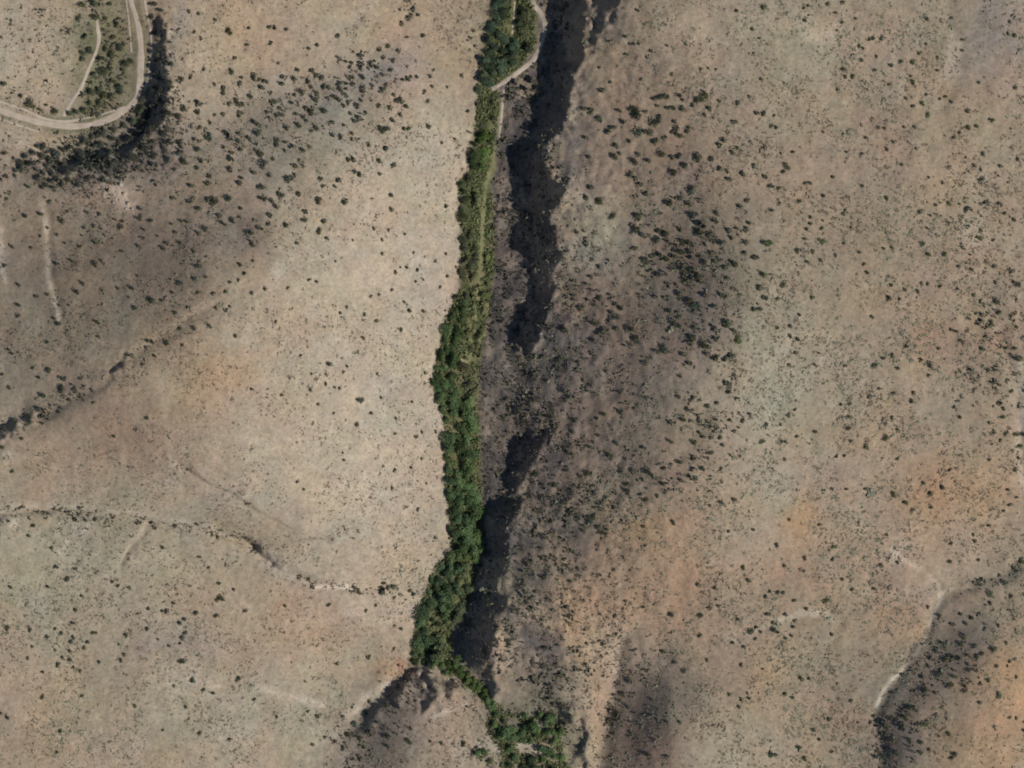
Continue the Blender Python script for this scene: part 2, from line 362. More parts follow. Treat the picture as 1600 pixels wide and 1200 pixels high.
def soil_colour(px, py):
    c = np.empty(px.shape + (3,)); c[:] = TAN
    x, y = wx(px), wy(py)
    jx = 46 * fbm(x, y, 26, 201, 5, .7); jy = 46 * fbm(x, y, 26, 241, 5, .7)
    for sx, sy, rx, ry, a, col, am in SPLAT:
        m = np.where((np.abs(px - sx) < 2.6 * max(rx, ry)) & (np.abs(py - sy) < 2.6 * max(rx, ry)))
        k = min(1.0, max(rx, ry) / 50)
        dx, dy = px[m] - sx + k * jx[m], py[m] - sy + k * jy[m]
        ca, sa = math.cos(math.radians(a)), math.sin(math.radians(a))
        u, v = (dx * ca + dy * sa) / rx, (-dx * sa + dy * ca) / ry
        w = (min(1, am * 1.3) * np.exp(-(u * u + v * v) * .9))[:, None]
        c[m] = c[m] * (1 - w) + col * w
    # mottled dark tone painted in to deepen the shade of the canyon side
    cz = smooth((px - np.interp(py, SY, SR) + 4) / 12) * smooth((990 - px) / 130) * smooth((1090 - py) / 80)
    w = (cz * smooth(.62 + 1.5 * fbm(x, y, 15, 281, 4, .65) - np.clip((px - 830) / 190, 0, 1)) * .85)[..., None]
    c = c * (1 - w) + CANYON_SHADE * w
    # undergrowth along the stream
    m = strip_mask(px, py, 12)
    gcol = np.where((fbm(x, y, 12, 91) > .05)[..., None], GRASS, OLIVE * .9)
    w = (m * .92)[..., None]
    c = c * (1 - w) + gcol * w
    for pts, hw, col, am in STREAK:
        xs = [q[0] for q in pts]; ys = [q[1] for q in pts]
        k = np.where((px > min(xs) - 4 * hw) & (px < max(xs) + 4 * hw) & (py > min(ys) - 4 * hw) & (py < max(ys) + 4 * hw))
        d = poly_dist(px[k] + .10 * jx[k], py[k] + .10 * jy[k], pts)
        w = (am * np.exp(-(d / hw) ** 2) * (.75 + .4 * vnoise(x[k], y[k], 5, 77)))[:, None]
        c[k] = c[k] * (1 - w) + col * w
    # mottling: tufts of dry grass, stones, bare earth
    mot = 1 + .10 * fbm(x, y, 40, 131, 4, .6) + .20 * fbm(x, y, 6, 151, 3, .75)
    warm = .10 * fbm(x, y, 24, 171, 5, .8)
    lush = .045 * fbm(x, y, 30, 191, 5, .75)
    c = c * mot[..., None] * np.stack([1 + warm - lush, 1 + lush, 1 - warm - .5 * lush], -1)
    return np.clip(c, .02, .8)


# ------------------------------------------------------------------ the ground sheet
def axis(half, step, far):
    a = list(np.arange(-half, half + step / 2, step))
    s, v, up = step, half, []
    while v < far:
        s *= 1.16; v += s; up.append(v)
    return np.array([-q for q in reversed(up)] + a + up)


AX, AY = axis(338, 0.95, 9000), axis(256, 0.95, 9000)[::-1]
GX, GY = np.meshgrid(AX, AY)
PXG, PYG = GX / S + 800, 600 - GY / S
GZ = height(PXG, PYG)
NXV, NYV = len(AX), len(AY)


def ground_z(x, y):
    """height of the finished ground sheet"""
    x = np.atleast_1d(np.asarray(x, float)); y = np.atleast_1d(np.asarray(y, float))
    i = np.clip(np.searchsorted(AX, x) - 1, 0, NXV - 2)
    j = np.clip(np.searchsorted(-AY, -y) - 1, 0, NYV - 2)
    fx = (x - AX[i]) / (AX[i + 1] - AX[i]); fy = (y - AY[j]) / (AY[j + 1] - AY[j])
    return (GZ[j, i] * (1 - fx) + GZ[j, i + 1] * fx) * (1 - fy) + (GZ[j + 1, i] * (1 - fx) + GZ[j + 1, i + 1] * fx) * fy


def mesh_from(name, verts, faces, mat, smooth_shade=False):
    """faces: (n, k) int array"""
    me = bpy.data.meshes.new(name)
    verts = np.asarray(verts, np.float32); faces = np.asarray(faces, np.int32)
    n, k = faces.shape
    me.vertices.add(len(verts)); me.vertices.foreach_set('co', verts.ravel())
    me.loops.add(n * k); me.loops.foreach_set('vertex_index', faces.ravel())
    me.polygons.add(n)
    me.polygons.foreach_set('loop_start', np.arange(0, n * k, k, dtype=np.int32))
    me.polygons.foreach_set('use_smooth', np.full(n, smooth_shade))
    me.update(calc_edges=True)
    if mat is not None:
        me.materials.append(mat)
    return me


def nodes_of(mat):
    mat.use_nodes = True
    nt = mat.node_tree
    return nt, nt.nodes['Principled BSDF']


def noise_node(nt, scale, detail=4, rough=.6):
    tc = nt.nodes.new('ShaderNodeNewGeometry')
    n = nt.nodes.new('ShaderNodeTexNoise')
    n.inputs['Scale'].default_value = scale
    n.inputs['Detail'].default_value = detail
    n.inputs['Roughness'].default_value = rough
    nt.links.new(tc.outputs['Position'], n.inputs['Vector'])
    return n


def mul_by_noise(nt, col_socket, scale, lo, hi, detail=4):
    n = noise_node(nt, scale, detail)
    r = nt.nodes.new('ShaderNodeMapRange')
    r.inputs['From Min'].default_value = .25; r.inputs['From Max'].default_value = .75
    r.inputs['To Min'].default_value = lo; r.inputs['To Max'].default_value = hi
    nt.links.new(n.outputs['Fac'], r.inputs['Value'])
    v = nt.nodes.new('ShaderNodeVectorMath'); v.operation = 'SCALE'
    nt.links.new(col_socket, v.inputs[0]); nt.links.new(r.outputs['Result'], v.inputs['Scale'])
    return v.outputs['Vector']


def ground_material():
    m = bpy.data.materials.new('dry_hillside_soil')
    nt, p = nodes_of(m)
    at = nt.nodes.new('ShaderNodeAttribute'); at.attribute_name = 'soil'
    c = mul_by_noise(nt, at.outputs['Color'], .42, .76, 1.22, 6)
    c = mul_by_noise(nt, c, 1.3, .86, 1.12, 3)
    for sc_, lo, hi, dark in ((.75, .56, .66, .80), (1.9, .58, .68, .84), (.33, .60, .72, .90)):
        n = noise_node(nt, sc_, 3, .6)
        r = nt.nodes.new('ShaderNodeMapRange')
        r.inputs['From Min'].default_value = lo; r.inputs['From Max'].default_value = hi
        r.inputs['To Min'].default_value = 1.025; r.inputs['To Max'].default_value = dark
        nt.links.new(n.outputs['Fac'], r.inputs['Value'])
        v = nt.nodes.new('ShaderNodeVectorMath'); v.operation = 'SCALE'
        nt.links.new(c, v.inputs[0]); nt.links.new(r.outputs['Result'], v.inputs['Scale'])
        c = v.outputs['Vector']
    nt.links.new(c, p.inputs['Base Color'])
    p.inputs['Roughness'].default_value = .95
    p.inputs['Specular IOR Level'].default_value = .1
    b = nt.nodes.new('ShaderNodeBump')
    b.inputs['Strength'].default_value = .6; b.inputs['Distance'].default_value = .35
    n = noise_node(nt, .7, 5, .65)
    nt.links.new(n.outputs['Fac'], b.inputs['Height'])
    nt.links.new(b.outputs['Normal'], p.inputs['Normal'])
    return m


def build_ground():
    idx = np.arange(NXV * NYV).reshape(NYV, NXV)
    f = np.stack([idx[1:, :-1], idx[1:, 1:], idx[:-1, 1:], idx[:-1, :-1]], -1).reshape(-1, 4)
    v = np.stack([GX, GY, GZ], -1).reshape(-1, 3)
    me = mesh_from('hillside_ground', v, f, ground_material(), True)
    col = np.ones((NYV, NXV, 4), np.float32)
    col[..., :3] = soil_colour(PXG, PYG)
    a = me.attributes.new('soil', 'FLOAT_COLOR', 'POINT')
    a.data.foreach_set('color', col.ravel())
    o = link(bpy.data.objects.new('hillside_ground', me))
    o['kind'] = 'structure'
    o['label'] = 'dry tan hillsides cut by a narrow green stream canyon'


build_ground()


# ------------------------------------------------------------------ dirt tracks, laid on the ground
def track_material():
    m = bpy.data.materials.new('pale_track_dust')
    nt, p = nodes_of(m)
    rgb = nt.nodes.new('ShaderNodeRGB'); rgb.outputs[0].default_value = (.47, .39, .31, 1)
    c = mul_by_noise(nt, rgb.outputs[0], .25, .85, 1.12, 4)
    c = mul_by_noise(nt, c, 1.3, .92, 1.06, 3)
    nt.links.new(c, p.inputs['Base Color'])
    p.inputs['Roughness'].default_value = .95
    return m


def build_tracks():
    mat = track_material()
    tracks = [
        ([(-40, 160), (0, 172), (30, 182), (60, 190), (95, 195), (125, 195), (155, 189), (180, 178), (198, 166), (210, 152), (216, 132), (217, 105),
          (218, 75), (215, 45), (209, 20), (203, 0), (196, -40)], 5.6, 'pale dirt track curving round the river bend at upper left'),
        ([(208, 158), (190, 166), (165, 174), (140, 181), (100, 188), (65, 183), (35, 170), (0, 158), (-40, 146)], 2.2, 'thin inner wheel track beside the curving pale track'),
        ([(148, 20), (150, 40), (152, 58), (147, 80), (136, 105), (124, 135), (112, 152), (100, 172), (96, 180)], 3.0, 'narrow side track slanting down to the curving track'),
        ([(203, 80), (201, 55), (198, 20), (190, -40)], 1.8, 'faint wheel track left of the curving track at the top edge'),
        ([(222, 150), (230, 110), (234, 70), (232, 40), (226, 10), (220, -40)], 2.2, 'faint wheel track right of the curving track under the dark bank'),
        ([(-20, 178), (20, 192), (50, 202), (58, 205)], 1.8, 'short outer wheel track at the left edge below the bend'),
        ([(828, -40), (833, 0), (845, 18), (851, 35), (849, 55), (842, 75), (832, 92), (815, 106), (800, 117), (784, 128), (768, 137)], 4.2, 'pale dirt trail looping beside the black canyon shadow at top'),
        ([(805, -40), (804, 0), (803, 25), (800, 50)], 1.8, 'thin pale path among trees left of the looping trail'),
        ([(788, 138), (785, 160), (782, 190), (779, 214)], 2.2, 'faint pale path running down from the looping trail'),
    ]
    for pts, hw, lab in tracks:
        P = np.array(pts, float)
        # Catmull-Rom through the points, about one cross-section a metre
        Q = []
        E = np.vstack([2 * P[0] - P[1], P, 2 * P[-1] - P[-2]])
        for i in range(1, len(E) - 2):
            n = max(3, int(np.hypot(*(E[i + 1] - E[i])) / 2))
            for t in np.linspace(0, 1, n, endpoint=False):
                Q.append(.5 * (2 * E[i] + (E[i + 1] - E[i - 1]) * t + (2 * E[i - 1] - 5 * E[i] + 4 * E[i + 1] - E[i + 2]) * t * t
                               + (3 * E[i] - E[i - 1] - 3 * E[i + 1] + E[i + 2]) * t ** 3))
        Q = np.array(Q + [P[-1]])
        T = np.gradient(Q, axis=0); T /= np.linalg.norm(T, axis=1)[:, None]
        N = np.stack([-T[:, 1], T[:, 0]], 1)
        w = hw * (1 + .28 * vnoise(Q[:, 0], Q[:, 1], 14, 9))
        cols = np.linspace(-1, 1, 9)
        px = Q[:, None, 0] + N[:, None, 0] * w[:, None] * cols; py = Q[:, None, 1] + N[:, None, 1] * w[:, None] * cols
        x, y = wx(px), wy(py)
        z = ground_z(x.ravel(), y.ravel()).reshape(x.shape) + .10
        z[:, 0] -= .35; z[:, -1] -= .35
        n, k = x.shape
        idx = np.arange(n * k).reshape(n, k)
        f = np.stack([idx[:-1, :-1], idx[:-1, 1:], idx[1:, 1:], idx[1:, :-1]], -1).reshape(-1, 4)
        me = mesh_from('dirt_track', np.stack([x, y, z], -1).reshape(-1, 3), f, mat, True)
        o = link(bpy.data.objects.new('dirt_track', me))
        o['kind'] = 'structure'; o['label'] = lab


build_tracks()


# ------------------------------------------------------------------ foliage
def foliage_material():
    m = bpy.data.materials.new('shrub_leaves')
    nt, p = nodes_of(m)
    oi = nt.nodes.new('ShaderNodeObjectInfo')
    c = mul_by_noise(nt, oi.outputs['Color'], .5, .62, 1.4, 3)
    nt.links.new(c, p.inputs['Base Color'])
    p.inputs['Roughness'].default_value = .8
    p.inputs['Specular IOR Level'].default_value = .15
    return m


def bark_material():
    m = bpy.data.materials.new('grey_bark')
    nt, p = nodes_of(m)
    rgb = nt.nodes.new('ShaderNodeRGB'); rgb.outputs[0].default_value = (.10, .075, .055, 1)
    nt.links.new(mul_by_noise(nt, rgb.outputs[0], 6, .6, 1.3), p.inputs['Base Color'])
    p.inputs['Roughness'].default_value = .9
    return m


LEAF, BARK = foliage_material(), bark_material()


def quads(centres, normals, size, r):
    n = len(centres)
    nn = normals / (np.linalg.norm(normals, axis=1)[:, None] + 1e-9)
    a = np.cross(nn, r.normal(size=(n, 3))); a /= np.linalg.norm(a, axis=1)[:, None] + 1e-9
    b = np.cross(nn, a)
    s = (size * r.uniform(.6, 1.35, n))[:, None]; t = s * r.uniform(.55, 1.0, n)[:, None]
    v = np.stack([centres - a * s, centres - b * t, centres + a * s, centres + b * t], 1).reshape(-1, 3)
    return v, np.arange(4 * n).reshape(n, 4)


def clump(seed, nlobe, nleaf, leaf, flat, spread=.55):
    """leaf sprays on several lobes; about one unit across the radius, standing on z = 0"""
    r = np.random.default_rng(seed)
    ang = r.uniform(0, 2 * np.pi, nlobe); rad = spread * np.sqrt(r.uniform(0, 1, nlobe))
    rad[0] = 0
    lc = np.stack([rad * np.cos(ang), rad * np.sin(ang), flat * r.uniform(.75, 1.15, nlobe) * (1 - .45 * rad)], 1)
    lr = r.uniform(.36, .58, nlobe)
    which = r.integers(0, nlobe, nleaf)
    d = r.normal(size=(nleaf, 3)); d /= np.linalg.norm(d, axis=1)[:, None]
    d[:, 2] = np.where(d[:, 2] < -.35, -d[:, 2], d[:, 2])
    p = lc[which] + d * (lr[which] * r.uniform(.7, 1.1, nleaf))[:, None] * np.array([1, 1, .8])
    p[:, 2] = np.maximum(p[:, 2], .06)
    return quads(p, d + .5 * r.normal(size=(nleaf, 3)) + np.array([0, 0, .35]), leaf, r)


def trunk(seed, h):
    r = np.random.default_rng(seed)
    V, F = [], []

    def tube(p0, p1, r0, r1, k=6):
        b = len(V); d = np.array(p1, float) - p0; d /= np.linalg.norm(d)
        a = np.cross(d, [0, 1, .2]); a /= np.linalg.norm(a); c = np.cross(d, a)
        for p, q in ((p0, r0), (p1, r1)):
            for i in range(k):
                t = 2 * np.pi * i / k
                V.append(np.array(p, float) + q * (a * math.cos(t) + c * math.sin(t)))
        for i in range(k):
            F.append((b + i, b + (i + 1) % k, b + k + (i + 1) % k, b + k + i))
    mid = np.array([r.uniform(-.06, .06), r.uniform(-.06, .06), h * .5])
    tube(np.array([0, 0, -.12]), mid, .085, .06)
    for i in range(4):
        a = i * 1.57 + r.uniform(-.4, .4)
        tube(mid, mid + np.array([.38 * math.cos(a), .38 * math.sin(a), h * r.uniform(.4, .6)]), .05, .015)
    return np.array(V), np.array(F)


SHRUB_ME = []
for k in range(8):
    v, f = clump(500 + k, 3 + k % 4, 130, .135, .42)
    SHRUB_ME.append(mesh_from('hillside_shrub', v, f, LEAF))
CROWN_ME, TRUNK_ME = [], []
for k in range(8):
    v, f = clump(700 + k, 7 + k % 5, 620, .085, .95, .66)
    CROWN_ME.append(mesh_from('crown', v, f, LEAF))
    tv, tf = trunk(800 + k, .95)
    TRUNK_ME.append(mesh_from('trunk', tv, tf, BARK))


# ------------------------------------------------------------------ where the shrubs stand
# one survey sheet per 400 x 300 pixel square: x, y in quarter pixels, and size
SHEETS = {
(0, 0): "215,50 1180,68 1237,82 1340,115 1115,178 1210,198 1255,235 1430,187,3 1553,172 1540,275 1460,352 1270,428 1440,440,3 1500,478 1495,515,2 1585,475,3 1335,518 1390,550,2.5 1392,580,2 1565,603,3 1235,648,2 1235,702,2 1430,645,2 1480,640,3 1510,640,2 1490,720,2 1390,712,2 1340,712 1315,762 1245,792 1410,820,2 1490,830,2 1300,850,3 1298,870,2 1215,865 1420,865 1490,885,2 1235,925,3 1500,938,2 1430,995,3 1455,993,2 1260,1005,2 1235,1050,2 1440,1065,2.5 1585,1080,2 1310,1105,2 1300,1150,2 1200,1160,2.5 1495,1150,2.5 1510,1110,2 1395,920 1440,950 1560,865,2 1590,770,2 330,882 60,120 375,185 1150,1010,3 1090,1060,2 1130,890,2.5 1130,490,2 1150,680,2 15,950,3 70,985,2",
(400, 0): "75,165,2 112,168,2 185,175 85,268,2 380,278,2 510,215,2 322,292 955,95,2.5 985,45,2 910,130,2 1015,80 1050,210,2 825,285,2 770,305,2 885,310,2 640,338,2.5 855,370,2 795,355 720,405,2 755,415,2 840,435,2 790,460 650,415,2 585,415 595,390 560,375 710,380 665,480,3 580,475,2 340,435,2.5 375,465,2 410,478,2 260,430,2 235,480,2.5 160,475,2 155,520,2 55,500,2 30,540,2.5 15,490 320,510,2.5 335,535 420,538,2.5 450,542,2 515,525,2.5 560,518 605,520,2 565,550 670,545,2 725,530 815,522 790,553,2 855,588 945,480,2.5 1005,475 1090,470,2 1095,530 1055,570,2 1285,463,2.5 1195,535 280,570,3 380,575,2 240,590 485,595,2 510,615,2.5 365,620,2.5 220,635,2 90,628,2 115,628,2 85,572 550,650,2 575,635 630,655,3 660,625 770,655,2 835,665,2 880,625,2.5 905,625,2.5 940,660,2 1075,625 1320,688,2.5 430,690,3 345,690,3 310,675,2 345,715 310,750 145,670 65,700 135,718,2 160,718,2 240,710 295,725 615,743,2.5 585,700 685,697 550,775 860,752,2.5 900,712,2 265,772,3 190,800,2.5 370,795 10,775,2.5 10,840,3 780,805,3 808,805,3 930,803,2 952,803,2 1075,780,2 1240,860 1160,885 480,850,2 530,857,2 600,830 600,870 130,882,2.5 185,888 810,932,2.5 705,900 295,938,2 335,915 235,910 20,960,3 180,938 110,995 270,995 585,995,2.5 610,995,2.5 765,998,2.5 860,1032,2.5 45,1030,3 235,1035,2.5 650,1095,2.5 615,1068,2 770,1085 85,1098,2 195,1115,3 225,1105,2.5 245,1092,2 405,1115,2 515,1125,2.5 490,1160 20,1175,2 42,1175,2 420,1165",
(800, 0): "783,68,2.5 707,232,2.5 765,278,2 790,278,2 740,276 712,343,2 873,328,2.5 845,362 968,288 1085,280 615,515,2 565,565,2.5 547,425 808,497 925,612,2.5 955,605,2.5 890,612,2 975,615,2 1050,600,2.5 1070,628 1200,600,3.5 1165,622,3 980,675,2.5 1005,675,2.5 1065,685,2.5 910,665 1132,668,2 1228,678,2.5 1200,725 450,680,2 495,682,2 540,738,3 490,710 675,690,2 740,685 770,680,3 790,725,4 785,700,3 835,700,2 920,735,2.5 900,770,3 705,760,2 635,800,2.5 610,822,2.5 790,825,3 855,830,3 1020,770,2 1030,810,3 1045,850,3 1000,830 1095,825,2 1105,797 890,885,3 955,862 460,858,2 650,912,2.5 640,980,3 670,955 735,885 795,965,2 765,1010,3 850,1000,2.5 940,965,3 1000,980,2.5 1040,980,3 1160,985,3 1170,1000,2.5 1080,1030,3 1010,1072,3 1250,990,2.5 1300,1055,2.5 1345,1070 1370,950,2.5 1320,880,2.5 1290,905,2 1410,925 1385,765,2.5 1415,640,2 1555,495,2 1530,712,2 1575,718,2.5 1500,180,2.5 1355,1125,2.5 1440,1085,2.5 1510,1040,2 1585,1105,2 800,1150,2.5 740,1095,2.5 770,1110 1120,1185,3 500,1175,2.5 485,980 1225,425 1180,435 1275,435 1000,465,2 1400,70,2.5 1575,40,3 1545,240 1485,605 1290,630 1510,330",
(1200, 0): "225,50,2 250,36,2 375,22,2.5 468,10,2.5 420,80,2 230,128,2.5 550,110,2 430,190 465,140,2 1000,122,2.5 1150,110,2 1530,92,2 1515,133,2 1550,225,3 1505,205,2 640,247,2.5 662,240,2.5 715,242,2.5 575,290,2.5 600,298,2 680,352,2 585,377,2.5 835,378,3 908,383,3 768,410,3 672,438,2 472,432,2.5 485,477,2.5 538,477,3 948,335,2 995,270 910,512,3 897,475 760,527,2 868,620,2.5 905,668,2.5 970,645,3 1118,605,3 1080,615,2 1155,635,2 1000,718,3 995,590,2 1225,245,2 1220,310,2 1065,355,2 1060,440,2 1325,512,2 1548,552,2.5 435,563,2 695,800,2.5 725,800,2 850,797,2 915,795,2 612,862,2 345,828 785,890,2 745,938,2 925,930 590,960,2.5 490,948 155,950,2.5 80,958 115,1045,3.5 95,1080,2.5 410,1108,2.5 235,1145,2 262,1147,2.5 12,1165,3 70,1180,2.5 835,1032,2 590,1160,2 1090,1140 1005,1110 20,790,2.5 50,805,2.5 40,720,2 1255,800,3 1310,785,3 1410,755,3 1385,745,2 1200,830,2 1160,858,2 1345,965,2.5 1240,985 1295,1040,2.5 1330,1060,2 1450,1035,2.5 1565,990,2.5 1340,1120,3 1250,690,3",
(0, 300): "30,42,2 155,145,3 245,140,3 385,180,3 300,60,2.5 545,128,2.5 620,140,2.5 418,122 870,105,2.5 868,170,3 948,182,2.5 755,220,3 765,185,2 720,170 520,225,2 585,215,2 630,228 905,238,2 1075,38,2.5 1190,60,2 1240,108,2 1310,45,2.5 1345,62,3 1430,48,3 1075,195,2 1140,185,2 1170,187,2 1375,150,2 1385,185,3 1455,180,3 1410,205,2 1290,235,3.5 1250,262,2.5 1100,255,2.5 890,290,2.5 870,335,2.5 1055,322,2.5 1125,318,3 1025,352,2.5 1220,372,2.5 985,275 770,375,2 598,318,2.5 652,270 510,270 500,345,2 405,320 70,342,2.5 195,345,2 295,220,2 250,275 350,268,2 30,460,2.5 358,452,2.5 465,440,2.5 600,455,3 638,432 120,580,2.5 520,573,3 490,625,3 305,640,2 232,652,2 125,710,2.5 120,775,2.5 350,785,2.5 372,820,3 620,815,3 630,910,2 305,945,2 440,712 375,708 645,615 748,607,2 830,605,3 820,660 1135,578,3.5 1245,465,3.5 1225,550,2.5 1090,632,2 1505,450,3 1540,510,3 1500,555,2 1445,565,2 1298,535 1340,640,2.5 1418,630,2.5 1580,635,2.5 1245,630,2 965,680,4 1020,678,2 1105,752,3 1185,722 1360,730,2 1420,738,2.5 1450,720,2 1320,840,2.5 1225,855,2.5 1140,855,2.5 1480,905,2.5 1050,943,3 940,930,2.5 965,942,2.5 980,1025,2 905,1078,2 1150,955,2 90,1010,2 60,985,2 320,1110,3 215,1105,2 255,1165,2.5 20,1140,2 405,1170,3 520,1165,2 870,525 850,720,3 1580,260,3.5 1550,250,3 1590,340,2.5 1510,105 1500,160,2 1590,430,2",
(400, 300): "35,35,2.5 60,48,2 100,60,2.5 150,22,2.5 172,18,2 270,15,2.5 390,50,3 555,70,3.5 310,118,2.5 305,178,3 92,152,2.5 80,203,2.5 195,208,3 425,190,3 400,240,3 392,255,2.5 440,290,2.5 262,325,2.5 20,228,2.5 45,236,2 130,95,2 845,18,2 845,105,2 1183,88,3 732,222,2.5 830,235,2 930,262,2 785,292,2 605,298 790,385,2 1185,380,2 985,378 500,432 872,495,2.5 945,470,2.5 905,468 1010,480,2.5 1120,432,2 1195,527,2.5 1250,470 335,548,2.5 383,560,2 62,610,2.5 205,600,2 850,608,2 770,640,2 718,655,2 1150,590,2 1000,555,2 1045,545 955,740,3 925,685,2 1045,740,2.5 1185,740 755,805,2.5 908,860,2.5 670,910,2.5 132,812,2 570,718,2 530,760,2 680,765,2 285,1022,2 460,1080,3 555,1125,2.5 352,1140,2 570,1090,2 440,1138 1055,1125,2 760,1138,2",
(800, 300): "465,35,2.5 550,65,3.5 630,150,3 780,150,3 805,148,2.5 965,68,2.5 993,72,3 1055,48,2.5 840,15,2.5 1130,3,3 1115,85,2.5 1135,140,3 1275,183,2.5 1170,200,2.5 1168,235,2.5 1165,270,2.5 1240,265,2.5 1225,280 1300,325,3 1375,288,2 1055,238,2.5 1085,312,3 905,243,3 970,262,3.5 768,232,3 820,272,2.5 900,305,3.5 935,400,2.5 960,415,3 1015,405,2.5 825,425,3.5 880,400,2 775,352,2 1065,385,3 1115,385,2.5 1175,410,2 1205,440,2.5 1270,435,2 1385,455,3 1505,410,2.5 1528,410,2 1455,385,2.5 1460,320,2.5 1590,328,3 1465,230,2.5 1485,195,2 1420,100,2.5 1465,60,2 1570,515,3 1340,545,2.5 1325,480,2 1125,485,2.5 1060,480,2.5 1160,530,3.5 1175,560,2.5 1095,555,2 1050,632,3 1115,680,3 1140,720,3.5 1205,655,2.5 1260,720,2.5 1305,640,2.5 1540,600,2.5 1580,660,2.5 1515,735,2.5 1545,735,2 1345,815,4 1375,865,2 1405,925,3 1270,920,2.5 1120,905,3.5 1110,945,2.5 1200,960,3 1222,972,2.5 1225,1015,2.5 1275,1040,3 1325,1048,2.5 1070,1015,2.5 1040,790,2 985,752,2.5 1010,820,3 1050,845,2 1135,850,2 895,655,2 755,858,3 690,730,2.5 655,700,2 650,785,3 520,820,3 575,865,2.5 650,860,2.5 770,920,3 830,1070,2 1050,1155,2.5 1110,1075,2.5 515,930,2.5 910,1000,2.5 950,980,3 500,530,2 550,660,2 545,470 395,560,2 320,860,3 430,730,2 290,1050,3 295,1110,3 590,1120,2.5 1350,240,2.5 1280,130,2",
(1200, 300): "740,45,3 350,25,2.5 195,62,2 465,137,3 70,70 20,115,3 265,165,2.5 260,200,2.5 340,180 330,235,2.5 240,240,2.5 225,295,2 330,312,3.5 10,328,3 180,368,3 275,368,3 520,222 965,325,4 1005,388,3 1105,393,3 565,382,2.5 472,320,2 240,435,2.5 325,430,2 420,400,2 598,452,2.5 612,500,3 720,355,2 770,350,2 950,120,3 1045,85,2 1130,75,3 1240,115,3 1255,98,2 1480,138,2 1540,182,2.5 1325,290,3 1330,240,2 1405,305,2 1410,465,2.5 1270,485,2.5 1190,465,2 1420,562,3 1535,565,2.5 1560,582,3 960,568,2.5 995,570,2.5 1075,590,2 855,612,2.5 935,628,2.5 765,590,2.5 755,660,3.5 822,668,2 92,580,3.5 272,658,3 50,672,2.5 195,770,2.5 130,843,2.5 55,848,2 180,918,2.5 165,1002,2.5 120,1080,2.5 285,1080,2 135,903,2.5 645,780,2.5 480,1088,2.5 1010,1083,3 1000,1145,2.5 950,1050,2.5 1420,683,4 1448,755,3.5 1322,680,2 1510,775,2.5 1395,815,3 1140,865,2.5 1170,872,2.5 1200,930,2.5 1550,845,2 1540,975,3 1565,1050,4 1480,975,2.5 1280,640,2 770,1025,2.5 715,1040,2.5 660,1090,3 800,1100,2.5 865,965,2.5 1330,985,3 1370,1115,2.5",
(0, 600): "65,18,2.5 275,75,3 400,20,3 398,45,3 185,200,3.5 200,235,3.5 245,150,3 40,278,2.5 150,345,2.5 15,395,3 440,100,2 515,85,2 595,120,2 1580,35,2.5 600,848,2.5 500,770,2.5 205,885,3 180,948,2.5 55,855,2 1020,1018,2.5 950,862,2.5 1095,885,2.5 860,870,2 1365,955,2.5 1235,875,2.5 350,1145,2.5 470,1160,2 1250,1080,2 325,1025,2 1305,1150,2 540,855,2 725,325,2 935,210,2.5 85,545,2",
(400, 600): "345,35,3 165,70,2 395,132,2.5 490,178,2 640,102,3 665,104,3 780,80,2 715,182,2.5 632,252,3 875,218,2 870,312,2 1000,335,2.5 1125,305,2.5 1035,300,2 550,470,2 545,430 970,525,2 1035,465,2 848,655,2 1010,785,2.5 262,612,2 1120,965,2 865,545,2.5 1065,625 975,112,2 1545,205,3 495,20,2 525,30,2 440,0,2.5 300,655",
(800, 600): "340,100,2.5 580,188,3 685,180,2.5 835,85,3 1040,82,2.5 1128,80,2.5 1120,100,2.5 1215,143,3.5 1275,122,2.5 1090,158,2.5 1068,228,3 1110,228,2 1170,225,2 1265,225,2.5 1165,300,2.5 1240,335,2.5 1200,330,2.5 1130,365,3.5 1295,335,2.5 1360,225,2.5 1440,228,2.5 1385,298,2.5 1590,248,2.5 1560,360,3 1315,375,2.5 1235,430,3 1130,470,2.5 1045,485,3 1190,525,3 1305,530,2.5 1360,440 1480,185,2.5 1050,600,3 945,530,2.5 850,548,4 945,620,3 910,700,2.5 835,722,3 805,690,2.5 715,625,3 720,665,4 820,400,2.5 735,412,2 655,372,2.5 750,540,2.5 690,550,2.5 610,440,4 490,395,2.5 545,320,2.5 375,440,2.5 345,542,2.5 480,555,4 265,635,3 480,675,2.5 240,710,2 355,798,3 380,795,2.5 645,770,2.5 495,840,4 492,865,3.5 535,890,3 565,930,3 580,940,2.5 590,910,2 450,890,2 370,1040,2.5 325,1095,2.5 1005,860,3 815,890,2.5 1300,738,3 1382,720,2.5 1235,755,2 1505,910,2.5 1445,1145,3 1350,920,2 395,220,3.5 765,150,2 990,360,3 100,1130,2.5 150,570,3 250,860,2.5",
